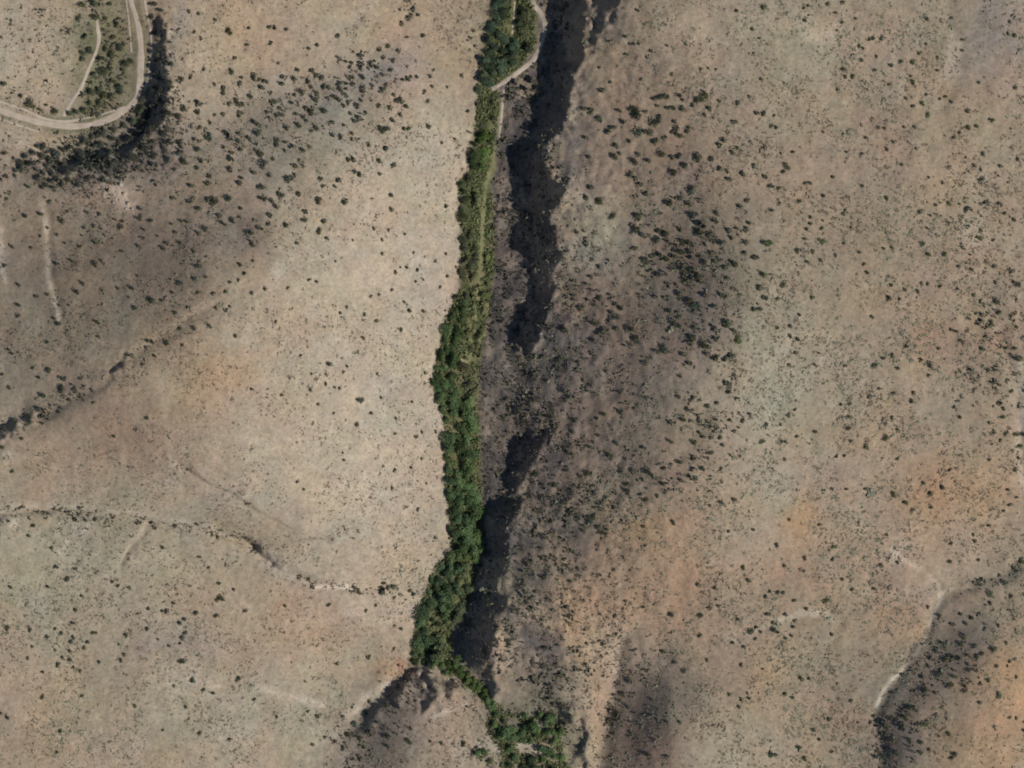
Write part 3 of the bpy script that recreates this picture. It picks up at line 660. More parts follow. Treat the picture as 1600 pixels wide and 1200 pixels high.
(1200, 600): "120,195,2.5 75,258,2 163,162 290,298,2.5 173,330,2 80,360,2 105,360,2 500,200,2.5 500,278,2.5 515,355,2 625,78,2.5 775,55,2.5 900,48,2.5 890,110,3 688,28,2 770,215,2.5 800,282,2 735,335,3 605,390,3 505,125,2 455,128,2 100,465,2 425,455,2 478,445,2 800,470,2 1195,210,2.5 1375,240,2.5 1160,140,2.5 1515,50,2.5 1465,160,3 1462,205,3 1480,310,3 1550,315,3 1595,320,3 1410,300,2.5 1445,350,2.5 1565,390,3 1560,460,2.5 1375,475,2 1540,535,2.5 1128,540,2 968,612,2.5 1085,638,3.5 1010,685,3 1012,772,2.5 780,685,3.5 485,655,2 600,655,2 395,650 850,735,3.5 900,785,2.5 130,852,2.5 230,1085,3 400,1095,2.5 410,1015,3 55,1010,3 105,1135,2.5 320,878,2 805,1110,2.5 705,1130,2.5 740,938,2 1140,1105,2.5 1315,1095,2 1580,1105,3.5 1530,1145,2.5 1505,755,2.5 1465,795,2.5 1490,660,2.5 1550,705,2 1375,885,2 1290,985,2.5 1280,938,2 1140,1000,2.5",
(0, 900): "65,68,2.5 425,22,3 515,125,2.5 470,210,2.5 300,65,2.5 700,35,2 740,62,2 805,72,2 1020,222,2.5 1040,224,2.5 1225,232,3 1352,252,3 1370,140,3 1392,145,3 1150,268,2.5 1125,293,3 1155,360,3 1135,390,3 1120,425,2 1140,533,4.5 1205,657,3 1085,690,2 1265,718,2.5 1325,735,2.5 1585,775,2.5 1160,825,2.5 1245,985,2.5 1430,1025,2.5 1375,45,2.5 1460,82,2 1085,165,2.5 930,208,2.5 920,328,2.5 990,398,2 1060,440,2 860,238 790,372,2.5 775,490,2.5 755,525,2.5 585,355,3 550,415,2.5 528,452,2 455,383,2.5 385,362,2.5 345,328,2 295,378,2.5 190,340,2.5 50,315,2 45,340,2 455,295,2.5 445,410,2.5 435,468,2.5 345,465 390,508,2 435,525,2.5 365,558,3 460,570 500,595,2 265,755,3 510,755,2 268,600,2 205,440,2 175,518,2 10,860,2.5 50,885,2.5 375,975,2.5 1535,220,2.5 1490,650,3 840,810,2 620,535,2 740,432 1015,968 360,1100,2",
(400, 900): "750,188,2.5 685,225,2.5 640,100,3 455,185,3 330,20,2.5 180,185,2 910,335,2.5 865,315,2 800,50,3.5 825,70,3.5 780,75,3 850,65,3 960,100,3 985,120,2.5 700,510,3 130,882,2 380,885,2.5 540,885,2 605,930,4 570,995,3 650,1020,2.5 495,1040,2.5 540,1085,3 430,1015,2 350,1060,2 705,800,2.5 680,860,3 820,810,3 955,800,2 1160,1055,3 1300,1055,3 1378,1075,2.5 1090,1040,2 820,1070,3 830,1010,3 680,1080,2.5 650,1150,2.5 955,1040,3 970,960,2.5 505,555,2.5 600,830,2 325,850,2 860,460,2",
(800, 900): "200,12,3 368,32,2 335,80,2 160,170,2 105,210,2.5 330,245,2 648,248,3 705,155,2 820,190,2.5 990,240,3 1180,240,3 1230,195,2.5 1285,182,2.5 1475,25,3 1160,50,2.5 1270,75,2.5 1585,122,2.5 1590,235,2.5 1410,265,2 1175,370,2.5 945,470,3 1020,540,2.5 1075,590,3 1215,518,2.5 1380,415,2.5 1450,440,2.5 1495,340,3 1530,320,2.5 1520,390,2 1555,350,2 1430,555,2 1360,735,2.5 1435,775,2.5 1485,760,2.5 1412,818,2.5 463,415,3 205,445,3 160,495,2.5 1045,912,2 1255,930,2 970,1122,2.5 880,770,2 600,370,2.5 1565,580 655,360,2.5 845,590,2 735,655,3 690,740,3 655,850,3 645,880,3 600,910,3 620,895,3 850,1110,4 1470,730",
(1200, 900): "60,100,2.5 95,98,2.5 165,152,2.5 10,95,2 460,15,2 525,82,2 660,78,2 5,235,2 110,232,3 40,330,3 60,350,2.5 30,290,2.5 155,312,3 110,385,3 145,370,2 240,205,3 165,275,2 400,360,2.5 360,155,3 995,188,2.5 1075,250,2.5 1145,300,2.5 1270,262,3 1200,240,2.5 1235,300,2.5 1435,305,2.5 1470,40,3 1385,110,3 1385,165,2.5 1515,128,2 1400,460,4 1285,435,2.5 1200,425,3 1090,420,3 1045,460,3 1015,510,2.5 1110,520,3.5 1190,515,2.5 1240,490,2.5 1300,500,2.5 1330,480,2.5 1220,380,3 1480,415,2 1420,555,2.5 1500,525,2 1065,610,3.5 1160,628,3 1250,585,3 1300,590,2 1130,680,4 1220,680,3 1225,710,3 980,710,3.5 1365,650,3 1540,625,2 1430,735,3.5 845,615,2.5 785,730,2 905,720,2.5 960,630,2.5 1310,780,2.5 890,820,3 845,830,2.5 760,885,3 665,870,2.5 860,880,4 975,920,4 735,930,3.5 840,940,4 725,1120,3.5 800,1110,4 780,1030,3.5 880,1020,3 945,1090,3.5 955,1030,3 670,1130,3 710,980,2.5 640,915,2 1155,1100,4 1145,1130,3 1115,975,3 520,775,2.5 385,890,3 155,760,2.5 105,740,2.5 205,640,2.5 255,640,2 285,960,2.5 190,1065,3 230,1140,3 20,1112,3.5 50,1112,2.5 395,1100,2 320,1025,2.5 1540,880,2 1590,960,2.5 1000,1080,2 1500,880,2 1590,905,2",
}
SHRUBS = []
for (ox, oy), txt in SHEETS.items():
    for t in txt.split():
        q = [float(a) for a in t.split(',')]
        SHRUBS.append((ox + q[0] / 4, oy + q[1] / 4, q[2] if len(q) > 2 else 1.5))
# the trees and tall brush that crowd the bank round the river bend
BANK = "170,640,4 120,595,2.5 15,520,3 510,325,3 555,310,3 520,220,3.5 490,110,3 500,360,2.5 590,100,3.5 720,150,3.5 700,230,3.5 650,110,3 680,20,3.5 580,10,4 500,20,3 650,300,3.5 620,360,3 690,330,3 750,290,3 780,390,4 820,380,3 640,440,4 580,460,4 760,430,3 680,420,3 740,540,3 700,500,2.5 610,560,4.5 560,570,4 640,590,4 560,640,4 470,690,3.5 430,700,3.5 520,680,3.5 620,640,3.5 690,600,3 740,570,2.5 200,660,3 240,680,3 330,690,2.5 280,650,2 960,200,3 980,330,3.5 1000,390,3.5 1010,300,3 980,480,3.5 1000,560,3.5 960,540,3 940,100,2.5 1000,60,3 960,20,3 985,610,3.5 950,650,4 890,620,4 870,680,4 910,720,3.5 880,760,3.5 830,750,3.5 770,780,3.5 700,810,3.5 640,830,3.5 570,850,3.5 520,870,3.5 480,900,3.5 430,920,3.5 380,930,3.5 260,910,4 220,905,3.5 200,950,3.5 150,970,4 120,1010,4 180,1020,4 250,960,4 300,1000,4 340,960,4 400,1020,4 450,980,4 500,960,4 560,960,4 620,900,3.5 680,950,4 740,880,3.5 800,870,4 850,830,4 900,850,4 950,800,4 1000,760,3.5 1040,790,3 1020,830,3.5 900,920,4 860,900,3.5 820,990,4 760,1000,3.5 700,1040,4.5 650,1000,3.5 600,1040,3.5 540,1030,4 420,1080,3.5 320,1080,4 350,1050,3.5 240,1120,3.5 1050,700,3 1080,620,3 1060,520,3 1040,450,3 1070,400,2.5 680,1085,3 280,1150,3 330,1170,3"
BANK = [tuple(float(a) for a in t.split(',')) for t in BANK.split()]
BANK = [(x / 4, y / 4, s) for x, y, s in BANK]
THICKET = [(20, 245), (60, 228), (120, 216), (170, 206), (216, 172), (236, 130), (262, 100), (288, 120), (286, 236), (250, 262), (215, 258), (192, 284), (150, 292), (110, 292), (60, 300), (14, 285)]
_r = random.Random(21)
for _k in range(900):
    _x, _y = _r.uniform(10, 290), _r.uniform(100, 300)
    if in_poly(np.array([_x]), np.array([_y]), THICKET)[0] and all((a - _x) ** 2 + (b - _y) ** 2 > 72 + 60 * (_x > 250) for a, b, c in BANK) and len(BANK) < 150 and vnoise(np.array([_x]), np.array([_y]), 30, 909)[0] > -.35 - .3 * (_x < 240):
        BANK.append((_x, _y, _r.uniform(1.6, 3.2)))

DARK = (.058, .066, .036, 1); DUSKY = (.05, .058, .036, 1); FRESH = (.092, .108, .052, 1); BLUISH = (.06, .078, .055, 1)


def radius(size):                 # crown radius in metres for a survey size
    return S * (1.25 + 1.3 * size)


def grove(px, py):                # shrubs grow larger on these two slopes
    return 1.42 if (280 < px < 690 and py < 340) or (860 < px < 1200 and 130 < py < 570) else 1.05


def tint(base, r, amount=.22):
    k = 1 + r.uniform(-amount, amount); w = r.uniform(-.1, .1)
    return (base[0] * k * (1 + w), base[1] * k, base[2] * k * (1 - w), 1)


# ------------------------------------------------------------------ telling alike things apart
def name_places(items, places, noun, group_noun):
    """items: list of dicts with px, py, size, obj. Gives each a label by its place and rank in its patch."""
    patch = {}
    for it in items:
        k = min(range(len(places)), key=lambda i: (places[i][0] - it['px']) ** 2 + (places[i][1] - it['py']) ** 2)
        patch.setdefault(k, []).append(it)
    for k, its in patch.items():
        ph = places[k][2]
        left = list(its)
        for it in its:
            it['obj']['group'] = '%s %s' % (group_noun, ph)
        if len(its) == 1:
            its[0]['obj']['label'] = 'lone %s %s' % (noun, ph); continue
        ranks = [('largest', lambda i: -i['size']), ('topmost', lambda i: i['py']), ('lowest', lambda i: -i['py']),
                 ('leftmost', lambda i: i['px']), ('rightmost', lambda i: -i['px']),
                 ('smallest', lambda i: i['size'])]
        for w, key in ranks:
            best = min(its, key=key)
            if best in left:
                best['obj']['label'] = '%s %s %s' % (w, noun, ph); left.remove(best)
        for w, key in [('second from left,', lambda i: i['px']), ('second from right,', lambda i: -i['px']),
                       ('second from top,', lambda i: i['py']), ('second from bottom,', lambda i: -i['py']),
                       ('third from left,', lambda i: i['px']), ('third from right,', lambda i: -i['px']),
                       ('fourth from left,', lambda i: i['px']), ('fourth from right,', lambda i: -i['px']),
                       ('fourth from top,', lambda i: i['py']), ('fourth from bottom,', lambda i: -i['py']),
                       ('third from top,', lambda i: i['py']), ('third from bottom,', lambda i: -i['py'])]:
            n = 1 if 'second' in w else 2 if 'third' in w else 3
            srt = sorted(its, key=key)
            if n < len(srt) and srt[n] in left:
                srt[n]['obj']['label'] = '%s %s %s' % (w, noun, ph); left.remove(srt[n])
        for w, sgn in (('palest', -1), ('darkest', 1), ('second palest', -1), ('second darkest', 1)):
            srt = sorted(its, key=lambda i: sgn * sum(i.get('tone', i['obj'].color)[:3]))
            n = 1 if 'second' in w else 0
            if n < len(srt) and srt[n] in left:
                srt[n]['obj']['label'] = '%s %s %s' % (w, noun, ph); left.remove(srt[n])
        for it in left:
            it['obj']['label'] = '%s amid its neighbours, %s' % (noun, ph)


SHRUB_PLACES = [
    (330, 60, 'on the bare pinkish ridge right of the river bend'), (350, 190, 'on the crowded slope right of the river bend'),
    (440, 150, 'in the thick shrub patch at upper left centre'), (560, 115, 'in the grey hollow ending the upper shrub patch'),
    (500, 230, 'along the lower edge of the upper shrub patch'), (660, 170, 'on the pale slope left of the looping trail'),
    (90, 350, 'below the pale outcrop under the river bend'), (60, 470, 'beside the pale sand streaks at far left'),
    (220, 340, 'on the grey slope below the riverbank thicket'), (340, 330, 'above the dark hollow at left centre'),
    (300, 440, 'on the dusky slope above the short black ravine'), (190, 470, 'on the dusky slope above the left gully'),
    (60, 640, 'in the shaded gully at the left edge'), (480, 330, 'at the top corner of the bare pale slope'),
    (640, 400, 'on the upper bare slope beside the stream trees'), (480, 600, 'halfway down the bare pale slope'),
    (620, 690, 'low on the bare pale slope beside stream trees'), (230, 830, 'along the thin wash below the left ridge'),
    (110, 970, 'on the grey green hillside at lower left'), (290, 970, 'on the pinkish rise at lower left'),
    (330, 1090, 'on the pale hillside near the bottom left'), (590, 935, 'along the wash that joins the stream from left'),
    (560, 1140, 'on the shaded slope below the stream fork'), (720, 1165, 'on the tan spur below the stream fork'),
    (985, 50, 'on the hillside above the upper canyon shadow'), (950, 190, 'along the rim right of the upper canyon shadow'),
    (1045, 160, 'in the dark line of shrubs at upper right centre'), (1030, 240, 'below the dark shrub line at upper right centre'),
    (1160, 200, 'on the open slope right of the shrub line'), (1260, 40, 'around the pale patch near the top right'),
    (1380, 100, 'in the small dark cluster at the upper right'), (1480, 180, 'beside the greyish gully at upper right'),
    (1580, 60, 'in the far top right corner'), (1560, 260, 'near the right edge above centre'),
    (1230, 270, 'on the tan slope above the right centre'), (1380, 250, 'on the tan flat below the upper right cluster'),
    (1020, 340, 'on the pale shoulder right of the canyon shadow'), (1090, 380, 'in the crowded dusky hollow right of centre'),
    (1130, 450, 'at the right end of the dusky hollow'), (960, 500, 'on the shaded slope right of the canyon'),
    (1100, 560, 'at the foot of the dusky hollow'), (1260, 390, 'on the open tan slope right of the hollow'),
    (1230, 500, 'on the sage tinted slope at right centre'), (1430, 400, 'on the brown flat at the middle right'),
    (1540, 360, 'around the pale patch near the right edge'), (1560, 520, 'in the brushy draw at the right edge'),
    (1400, 560, 'on the reddish flat at the middle right'), (1080, 640, 'in the greenish draw right of the canyon'),
    (1150, 700, 'in the sage strip below right centre'), (1020, 750, 'in the dusky hollow below right centre'),
    (910, 790, 'in the black thicket low on the canyon side'), (870, 660, 'on the rough canyon side right of the stream'),
    (1260, 660, 'on the sage slope below right centre'), (1420, 650, 'along the brown draw at lower right'),
    (1570, 690, 'beside the pale wash at the right edge'), (1450, 770, 'on the orange patch at lower right'),
    (1280, 850, 'on the orange streak at lower right'), (1540, 860, 'above the forked gully at lower right'),
    (880, 950, 'on the yellowish slope right of the stream fork'), (1050, 940, 'on the rusty slope at bottom centre right'),
    (1170, 980, 'around the pale streak at lower right centre'), (1020, 1090, 'in the dark gully at bottom centre right'),
    (1160, 1090, 'in the small cluster on the bottom slope'), (1260, 1110, 'on the brown slope near the bottom right'),
    (1480, 980, 'in the dark slope right of the pale gully'), (1500, 1060, 'low in the dark slope right of pale gully'),
    (1400, 1150, 'in the black gully at the bottom right'), (1560, 1130, 'on the orange ridge at the bottom right'),
]


def plant_shrubs():
    r = random.Random(11)
    order = sorted(range(len(SHRUBS)), key=lambda i: -SHRUBS[i][2] - .001 * (i % 7))
    single, rest = order[:300], order[300:]
    items = []
    for n, i in enumerate(single):
        px, py, s = SHRUBS[i]
        x, y = float(wx(px)), float(wy(py))
        R = radius(s) * r.uniform(.88, 1.2) * grove(px, py)
        z = float(ground_z(x, y)[0])
        o = link(bpy.data.objects.new('hillside_shrub', SHRUB_ME[r.randrange(8)]))
        o.location = (x, y, z - .12)
        o.rotation_euler = (0, 0, r.uniform(0, 6.28))
        o.scale = (R * r.uniform(.85, 1.15), R * r.uniform(.85, 1.1), R * r.uniform(.75, 1.05))
        base = DARK if px < 1150 else FRESH
        if r.random() < .25:
            base = BLUISH
        o.color = tint(base, r)
        o['category'] = 'shrub'
        items.append(dict(px=px, py=py, size=s + .0001 * R, obj=o))
    name_places(items, SHRUB_PLACES, 'dark round shrub', 'dark shrubs')
    V, F, base = [], [], 0
    for i in rest:
        px, py, s = SHRUBS[i]
        x, y = float(wx(px)), float(wy(py))
        v, f = clump(2000 + i % 40, 3, 34, .26, .42)
        R = radius(s) * grove(px, py); a = r.uniform(0, 6.28)
        ca, sa = math.cos(a), math.sin(a)
        w = np.empty_like(v)
        w[:, 0] = x + R * (v[:, 0] * ca - v[:, 1] * sa); w[:, 1] = y + R * (v[:, 0] * sa + v[:, 1] * ca)
        w[:, 2] = float(ground_z(x, y)[0]) - .1 + R * .9 * v[:, 2]
        V.append(w); F.append(f + base); base += len(v)
    me = mesh_from('small_shrubs', np.vstack(V), np.vstack(F), LEAF)
    o = link(bpy.data.objects.new('small_shrubs', me))
    o.color = (.088, .090, .056, 1)
    o['kind'] = 'stuff'; o['label'] = 'hundreds of smaller dark shrubs dotted over the dry hillsides'; o['category'] = 'shrubs'


def tree(px, py, R, hfac, col, r, name):
    x, y = float(wx(px)), float(wy(py))
    z = float(ground_z(x, y)[0])
    t = bpy.data.objects.new(name, None); link(t)
    t.location = (x, y, z); t.rotation_euler = (0, 0, r.uniform(0, 6.28))
    t.empty_display_size = 1
    k = r.randrange(8)
    c = link(bpy.data.objects.new('crown', CROWN_ME[k]), t)
    c.scale = (R * r.uniform(.85, 1.15), R * r.uniform(.85, 1.15), R * hfac)
    c.color = col
    b = link(bpy.data.objects.new('trunk', TRUNK_ME[k]), t)
    b.scale = (R, R, R * hfac)
    t['category'] = 'tree'
    return t


BANK_PLACES = [
    (145, 20, 'in the green flat at the top inside the bend'), (165, 90, 'in the green flat inside the river bend'),
    (145, 155, 'at the low corner inside the river bend'), (50, 165, 'beside the track at the far left'),
    (245, 40, 'on the dark bank at the top right of bend'), (252, 120, 'on the dark bank right of the bend'),
    (220, 180, 'at the outer corner of the river bend'), (130, 220, 'along the outer edge of the curving track'),
    (50, 240, 'at the left end of the riverbank thicket'), (100, 260, 'in the left middle of the riverbank thicket'),
    (165, 228, 'at the top middle of the riverbank thicket'), (165, 268, 'at the bottom middle of the riverbank thicket'), (130, 245, 'left of the middle of the riverbank thicket'),
    (200, 255, 'just above the pale outcrop in the thicket'), (195, 220, 'right of the middle of the riverbank thicket'), (230, 220, 'near the right end of the riverbank thicket'),
    (240, 250, 'at the lower right corner of riverbank thicket'), (270, 220, 'at the right fringe of the riverbank thicket'), (270, 160, 'at the upper right fringe of the thicket'),
]
STREAM_PLACES = [
    (785, 0, 'at the top edge left of the thin path'), (825, 5, 'at the top edge beside the looping trail'), (820, 50, 'inside the loop of the pale trail'), (770, 45, 'in the grove left of the thin path'), (775, 85, 'low in the grove left of the looping trail'),
    (765, 120, 'where the looping trail reaches the stream'), (765, 180, 'just above the bright green clump'),
    (752, 235, 'in the bright green clump of the stream strip'), (742, 285, 'in the olive stretch below the bright clump'),
    (742, 340, 'in the upper olive stretch of the stream strip'), (745, 395, 'beside the widest canyon shadow, upper part'),
    (742, 445, 'beside the widest canyon shadow, lower part'), (735, 485, 'where the green strip starts to bend left'), (720, 515, 'where the green strip bends left'),
    (715, 550, 'in the strip just above its leftward bulge'), (708, 600, 'at the widest leftward bulge of the strip'),
    (718, 650, 'just below the leftward bulge of the strip'), (722, 700, 'in the deep green stretch, upper part'),
    (724, 750, 'in the deep green stretch, middle part'), (726, 800, 'in the deep green stretch beside the lower shadow'),
    (724, 850, 'in the narrow stretch beside the lower shadow'), (710, 895, 'where the left wash meets the strip'),
    (695, 935, 'in the dark green stretch above the fork'), (678, 975, 'on the left bank above the stream fork'),
    (658, 1015, 'at the left tip of the stream fork'), (690, 1025, 'right at the stream fork'), (730, 1065, 'in the thin green line right of the fork'),
    (790, 1130, 'in the bottom grove, left part'), (835, 1120, 'in the bottom grove, upper right part'),
    (870, 1160, 'in the bottom grove, right part'), (815, 1180, 'in the bottom grove around the sandy clearing'),
]


GROVE = [(768, 1100), (790, 1104), (815, 1112), (850, 1116), (878, 1126), (884, 1150), (880, 1170), (892, 1195), (900, 1225), (756, 1225), (748, 1190), (764, 1172), (776, 1160), (764, 1135)]


def in_grove(px, py):
    x, y = wx(px), wy(py)
    jx = 16 * fbm(x, y, 9, 771, 3); jy = 16 * fbm(x, y, 9, 781, 3)
    m = in_poly(px + jx, py + jy, GROVE)
    for cx, cy, rx, ry in ((828, 1166, 24, 10), (848, 1128, 11, 9), (776, 1172, 10, 9), (802, 1192, 9, 5)):
        m &= (((px - cx + jx) / rx) ** 2 + ((py - cy - .3 * (px - cx) + jy) / ry) ** 2) > 1
    return m


def trail_dist(px, py):
    d = np.full(np.shape(px), 1e9)
    for pts in ([(833, 0), (845, 18), (851, 35), (849, 55), (832, 92), (800, 117), (768, 137)], [(804, 0), (803, 25), (800, 50)], [(788, 138), (785, 160), (779, 214)],
                [(779, 214), (770, 262), (757, 310), (755, 345), (752, 410), (748, 470)]):
        d = np.minimum(d, poly_dist(px, py, pts))
    return d


def plant_trees():
    r = random.Random(5)
    items = []
    for px, py, s in BANK:
        outer = py > 190 or px > 222
        col = tint(((.066, .074, .054, 1) if r.random() < .7 else (.10, .10, .075, 1)) if outer else (.088, .098, .052, 1), r, .3)
        R = radius(s) * r.uniform(.8, 1.25)
        t = tree(px + r.uniform(-1, 1), py, R, .8, col, r, 'riverbank_tree')
        items.append(dict(px=px, py=py, size=s + r.random() * .01, obj=t, tone=col))
    name_places(items, BANK_PLACES, 'dark bushy tree', 'riverbank trees')
    # trees of the green strip
    items = []
    spots = []
    y = -14.0
    while y < 1040:
        l, rr = np.interp(y, SY, SL), np.interp(y, SY, SR)
        x = l + r.uniform(3, 9)
        while x < rr - 2:
            spots.append((x + r.uniform(-3, 3), y + r.uniform(-5, 5)))
            x += r.uniform(9, 18)
        y += 12.5
    for px, py in [(706, 1040), (714, 1048), (722, 1056), (730, 1066), (738, 1074), (746, 1080), (754, 1088), (762, 1096), (768, 1104),
                   (690, 1042), (697, 1052), (682, 1036), (712, 1040), (722, 1047), (732, 1056), (741, 1065), (750, 1075), (759, 1085), (768, 1094), (704, 1050), (676, 1030), (716, 1030)]:
        spots.append((px, py))
    for k in range(240):
        px, py = r.uniform(745, 900), r.uniform(1098, 1215)
        if not in_grove(np.array([px]), np.array([py]))[0]:
            continue
        if any((a - px) ** 2 + (b - py) ** 2 < 95 for a, b in spots):
            continue
        spots.append((px, py))
    for px, py in spots:
        l, rr = np.interp(py, SY, SL), np.interp(py, SY, SR)
        u = (px - l) / (rr - l)
        skip, col, R = .08, (.062, .094, .040, 1), r.choice([r.uniform(1.8, 3.0), r.uniform(2.8, 4.2), r.uniform(3.6, 5.4)])
        if py < 140:
            col, skip = ((.060, .085, .050, 1), .10) if u < .7 else ((.075, .085, .045, 1), .35)
            R = r.uniform(2.9, 4.2)
        elif py < 205:
            col, skip, R = (.085, .085, .05, 1), .45, r.uniform(1.6, 2.4)
        elif py < 265:
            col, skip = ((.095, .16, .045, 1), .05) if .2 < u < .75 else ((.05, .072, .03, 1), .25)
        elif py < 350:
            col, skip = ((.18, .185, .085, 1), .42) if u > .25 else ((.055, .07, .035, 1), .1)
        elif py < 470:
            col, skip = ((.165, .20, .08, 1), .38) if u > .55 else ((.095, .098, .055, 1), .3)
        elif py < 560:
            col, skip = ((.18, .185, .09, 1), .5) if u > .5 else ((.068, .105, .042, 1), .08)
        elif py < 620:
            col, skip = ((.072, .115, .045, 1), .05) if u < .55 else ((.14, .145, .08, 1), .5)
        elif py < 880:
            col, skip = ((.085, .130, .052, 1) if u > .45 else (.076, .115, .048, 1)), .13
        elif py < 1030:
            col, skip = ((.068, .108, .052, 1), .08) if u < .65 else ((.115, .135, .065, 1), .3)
        elif py < 1090:
            col, skip, R = (.07, .11, .035, 1), 0, r.uniform(2.1, 3.0)
        else:
            col, R = (.078, .122, .048, 1), r.uniform(2.2, 3.8)
        if 205 < py < 620:
            R *= .82
        if r.random() < skip or (py < 480 and float(trail_dist(np.array([px]), np.array([py]))[0]) < 4 + R / S * .55):
            continue
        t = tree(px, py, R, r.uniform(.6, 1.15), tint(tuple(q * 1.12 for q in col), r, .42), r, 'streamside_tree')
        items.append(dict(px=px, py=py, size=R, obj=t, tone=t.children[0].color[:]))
    name_places(items, STREAM_PLACES, 'green leafy tree', 'streamside trees')
    print('stream trees', len(items))


# ------------------------------------------------------------------ low brush too small to count
def scatter_brush():
    r = np.random.default_rng(42)
    n = 150000
    px = r.uniform(-60, 1660, n); py = r.uniform(-60, 1260, n)
    x, y = wx(px), wy(py)
    DENS = np.array([
        [.3, .5, .5, .3, .4, .4, .6, .6, .6, .3, .5, .7, .8, .7, .8, .6, .6],
        [.3, .5, .5, .3, .4, .5, .6, .5, .5, .3, .4, .7, .8, .7, .8, .5, .6],
        [.3, .6, .7, .4, .5, .5, .5, .4, .6, .4, .5, .8, .8, .6, .8, .6, .6],
        [.6, .7, .7, .6, .6, .4, .4, .3, .8, .5, .6, .8, .8, .8, .9, .9, .7],
        [.6, .6, .6, .6, .4, .3, .4, .4, .9, .6, .7, .9, .8, .8, .9, .9, .6],
        [.5, .5, .6, .5, .4, .4, .4, .4, .9, .9, .8, .9, .7, .7, .8, .9, .9],
        [.5, .6, .6, .5, .4, .4, .4, .4, .9, 1., .8, .8, .7, .8, .9, .9, .9],
        [.5, .6, .6, .4, .4, .4, .4, .4, .9, 1., .8, .8, .8, .8, .9, .9, .9],
        [.5, .5, .5, .4, .4, .5, .5, .5, .9, .9, .8, .7, .7, .7, .8, .7, .9],
        [.7, .7, .6, .6, .6, .6, .6, .6, .8, .8, .8, .8, .8, .8, .8, .8, .9],
        [.6, .6, .6, .6, .6, .5, .6, .6, .7, .8, .8, .9, .9, .9, .9, 1., .9],
        [.5, .5, .5, .5, .6, .5, .8, .6, .6, .6, .8, .7, .8, .9, .9, 1., .8],
        [.5, .5, .5, .5, .6, .6, .9, .6, .6, .6, .8, .6, .7, .9, 1., .9, .8]])
    d = bilin(DENS, px / 100, py / 100) * np.clip(.55 + 1.5 * fbm(x, y, 18, 611, 3), .05, 1.6)
    keep = r.uniform(0, 1, n) < d * np.where(px < 720, 1.35, .9)
    keep &= strip_mask(px, py) < .4
    for pts in ([(-60, 155), (0, 172), (60, 190), (125, 195), (180, 178), (210, 152), (217, 105), (215, 45), (203, 0), (196, -60)], [(150, 40), (152, 58), (136, 105), (112, 152), (96, 180)],
                [(833, 0), (851, 35), (842, 75), (815, 106), (768, 137)]):
        keep &= poly_dist(px, py, pts) > 7
    px, py, x, y = px[keep], py[keep], x[keep], y[keep]
    n = len(px)
    R = S * r.lognormal(math.log(1.35), .42, n)
    R = np.where(px < 720, R * .82, R)
    # each tuft: five leaf sprays leaning outwards
    m = 5
    z = ground_z(x, y)
    c = np.stack([x, y, z], 1)[:, None, :] + r.normal(size=(n, m, 3)) * np.array([.55, .55, .06]) * R[:, None, None] + np.array([0, 0, .2]) * R[:, None, None]
    nn = r.normal(size=(n, m, 3)) * .45 + np.array([0, 0, 1.])
    size = np.repeat(R * .55, m)
    v, f = quads(c.reshape(-1, 3), nn.reshape(-1, 3), size, r)
    green = fbm(x, y, 45, 661, 3) + r.normal(size=n) * .3 + np.where(px > 1000, .25, -.1)
    pick = np.repeat(green > .05, m)
    for sel, col, nm, lab in ((pick, (.195, .198, .138, 1), 'sage_brush', 'low grey green brush speckling the dry slopes'),
                              (~pick, (.195, .152, .110, 1), 'dry_brush', 'low brown dry brush speckling the dry slopes')):
        vv = v.reshape(-1, 4, 3)[sel].reshape(-1, 3)
        me = mesh_from(nm, vv, np.arange(len(vv)).reshape(-1, 4), LEAF)
        o = link(bpy.data.objects.new(nm, me)); o.color = col
        o['kind'] = 'stuff'; o['label'] = lab; o['category'] = 'brush'
    print('brush', n)


def tufts(px, py, R, m, r, flat, name, col, lab):
    x, y = wx(px), wy(py)
    n = len(px)
    c = np.stack([x, y, ground_z(x, y)], 1)[:, None, :] + (r.normal(size=(n, m, 3)) * np.array([.5, .5, .2]) + np.array([0, 0, flat])) * R[:, None, None]
    c[..., 2] = np.maximum(c[..., 2], (ground_z(c[..., 0].ravel(), c[..., 1].ravel()) + .05).reshape(n, m))
    nn = r.normal(size=(n, m, 3)) * .7 + np.array([0, 0, .8])
    v, f = quads(c.reshape(-1, 3), nn.reshape(-1, 3), np.repeat(R * .5, m), r)
    o = link(bpy.data.objects.new(name, mesh_from(name, v, f, LEAF)))
    o.color = col; o['kind'] = 'stuff'; o['label'] = lab; o['category'] = 'brush'


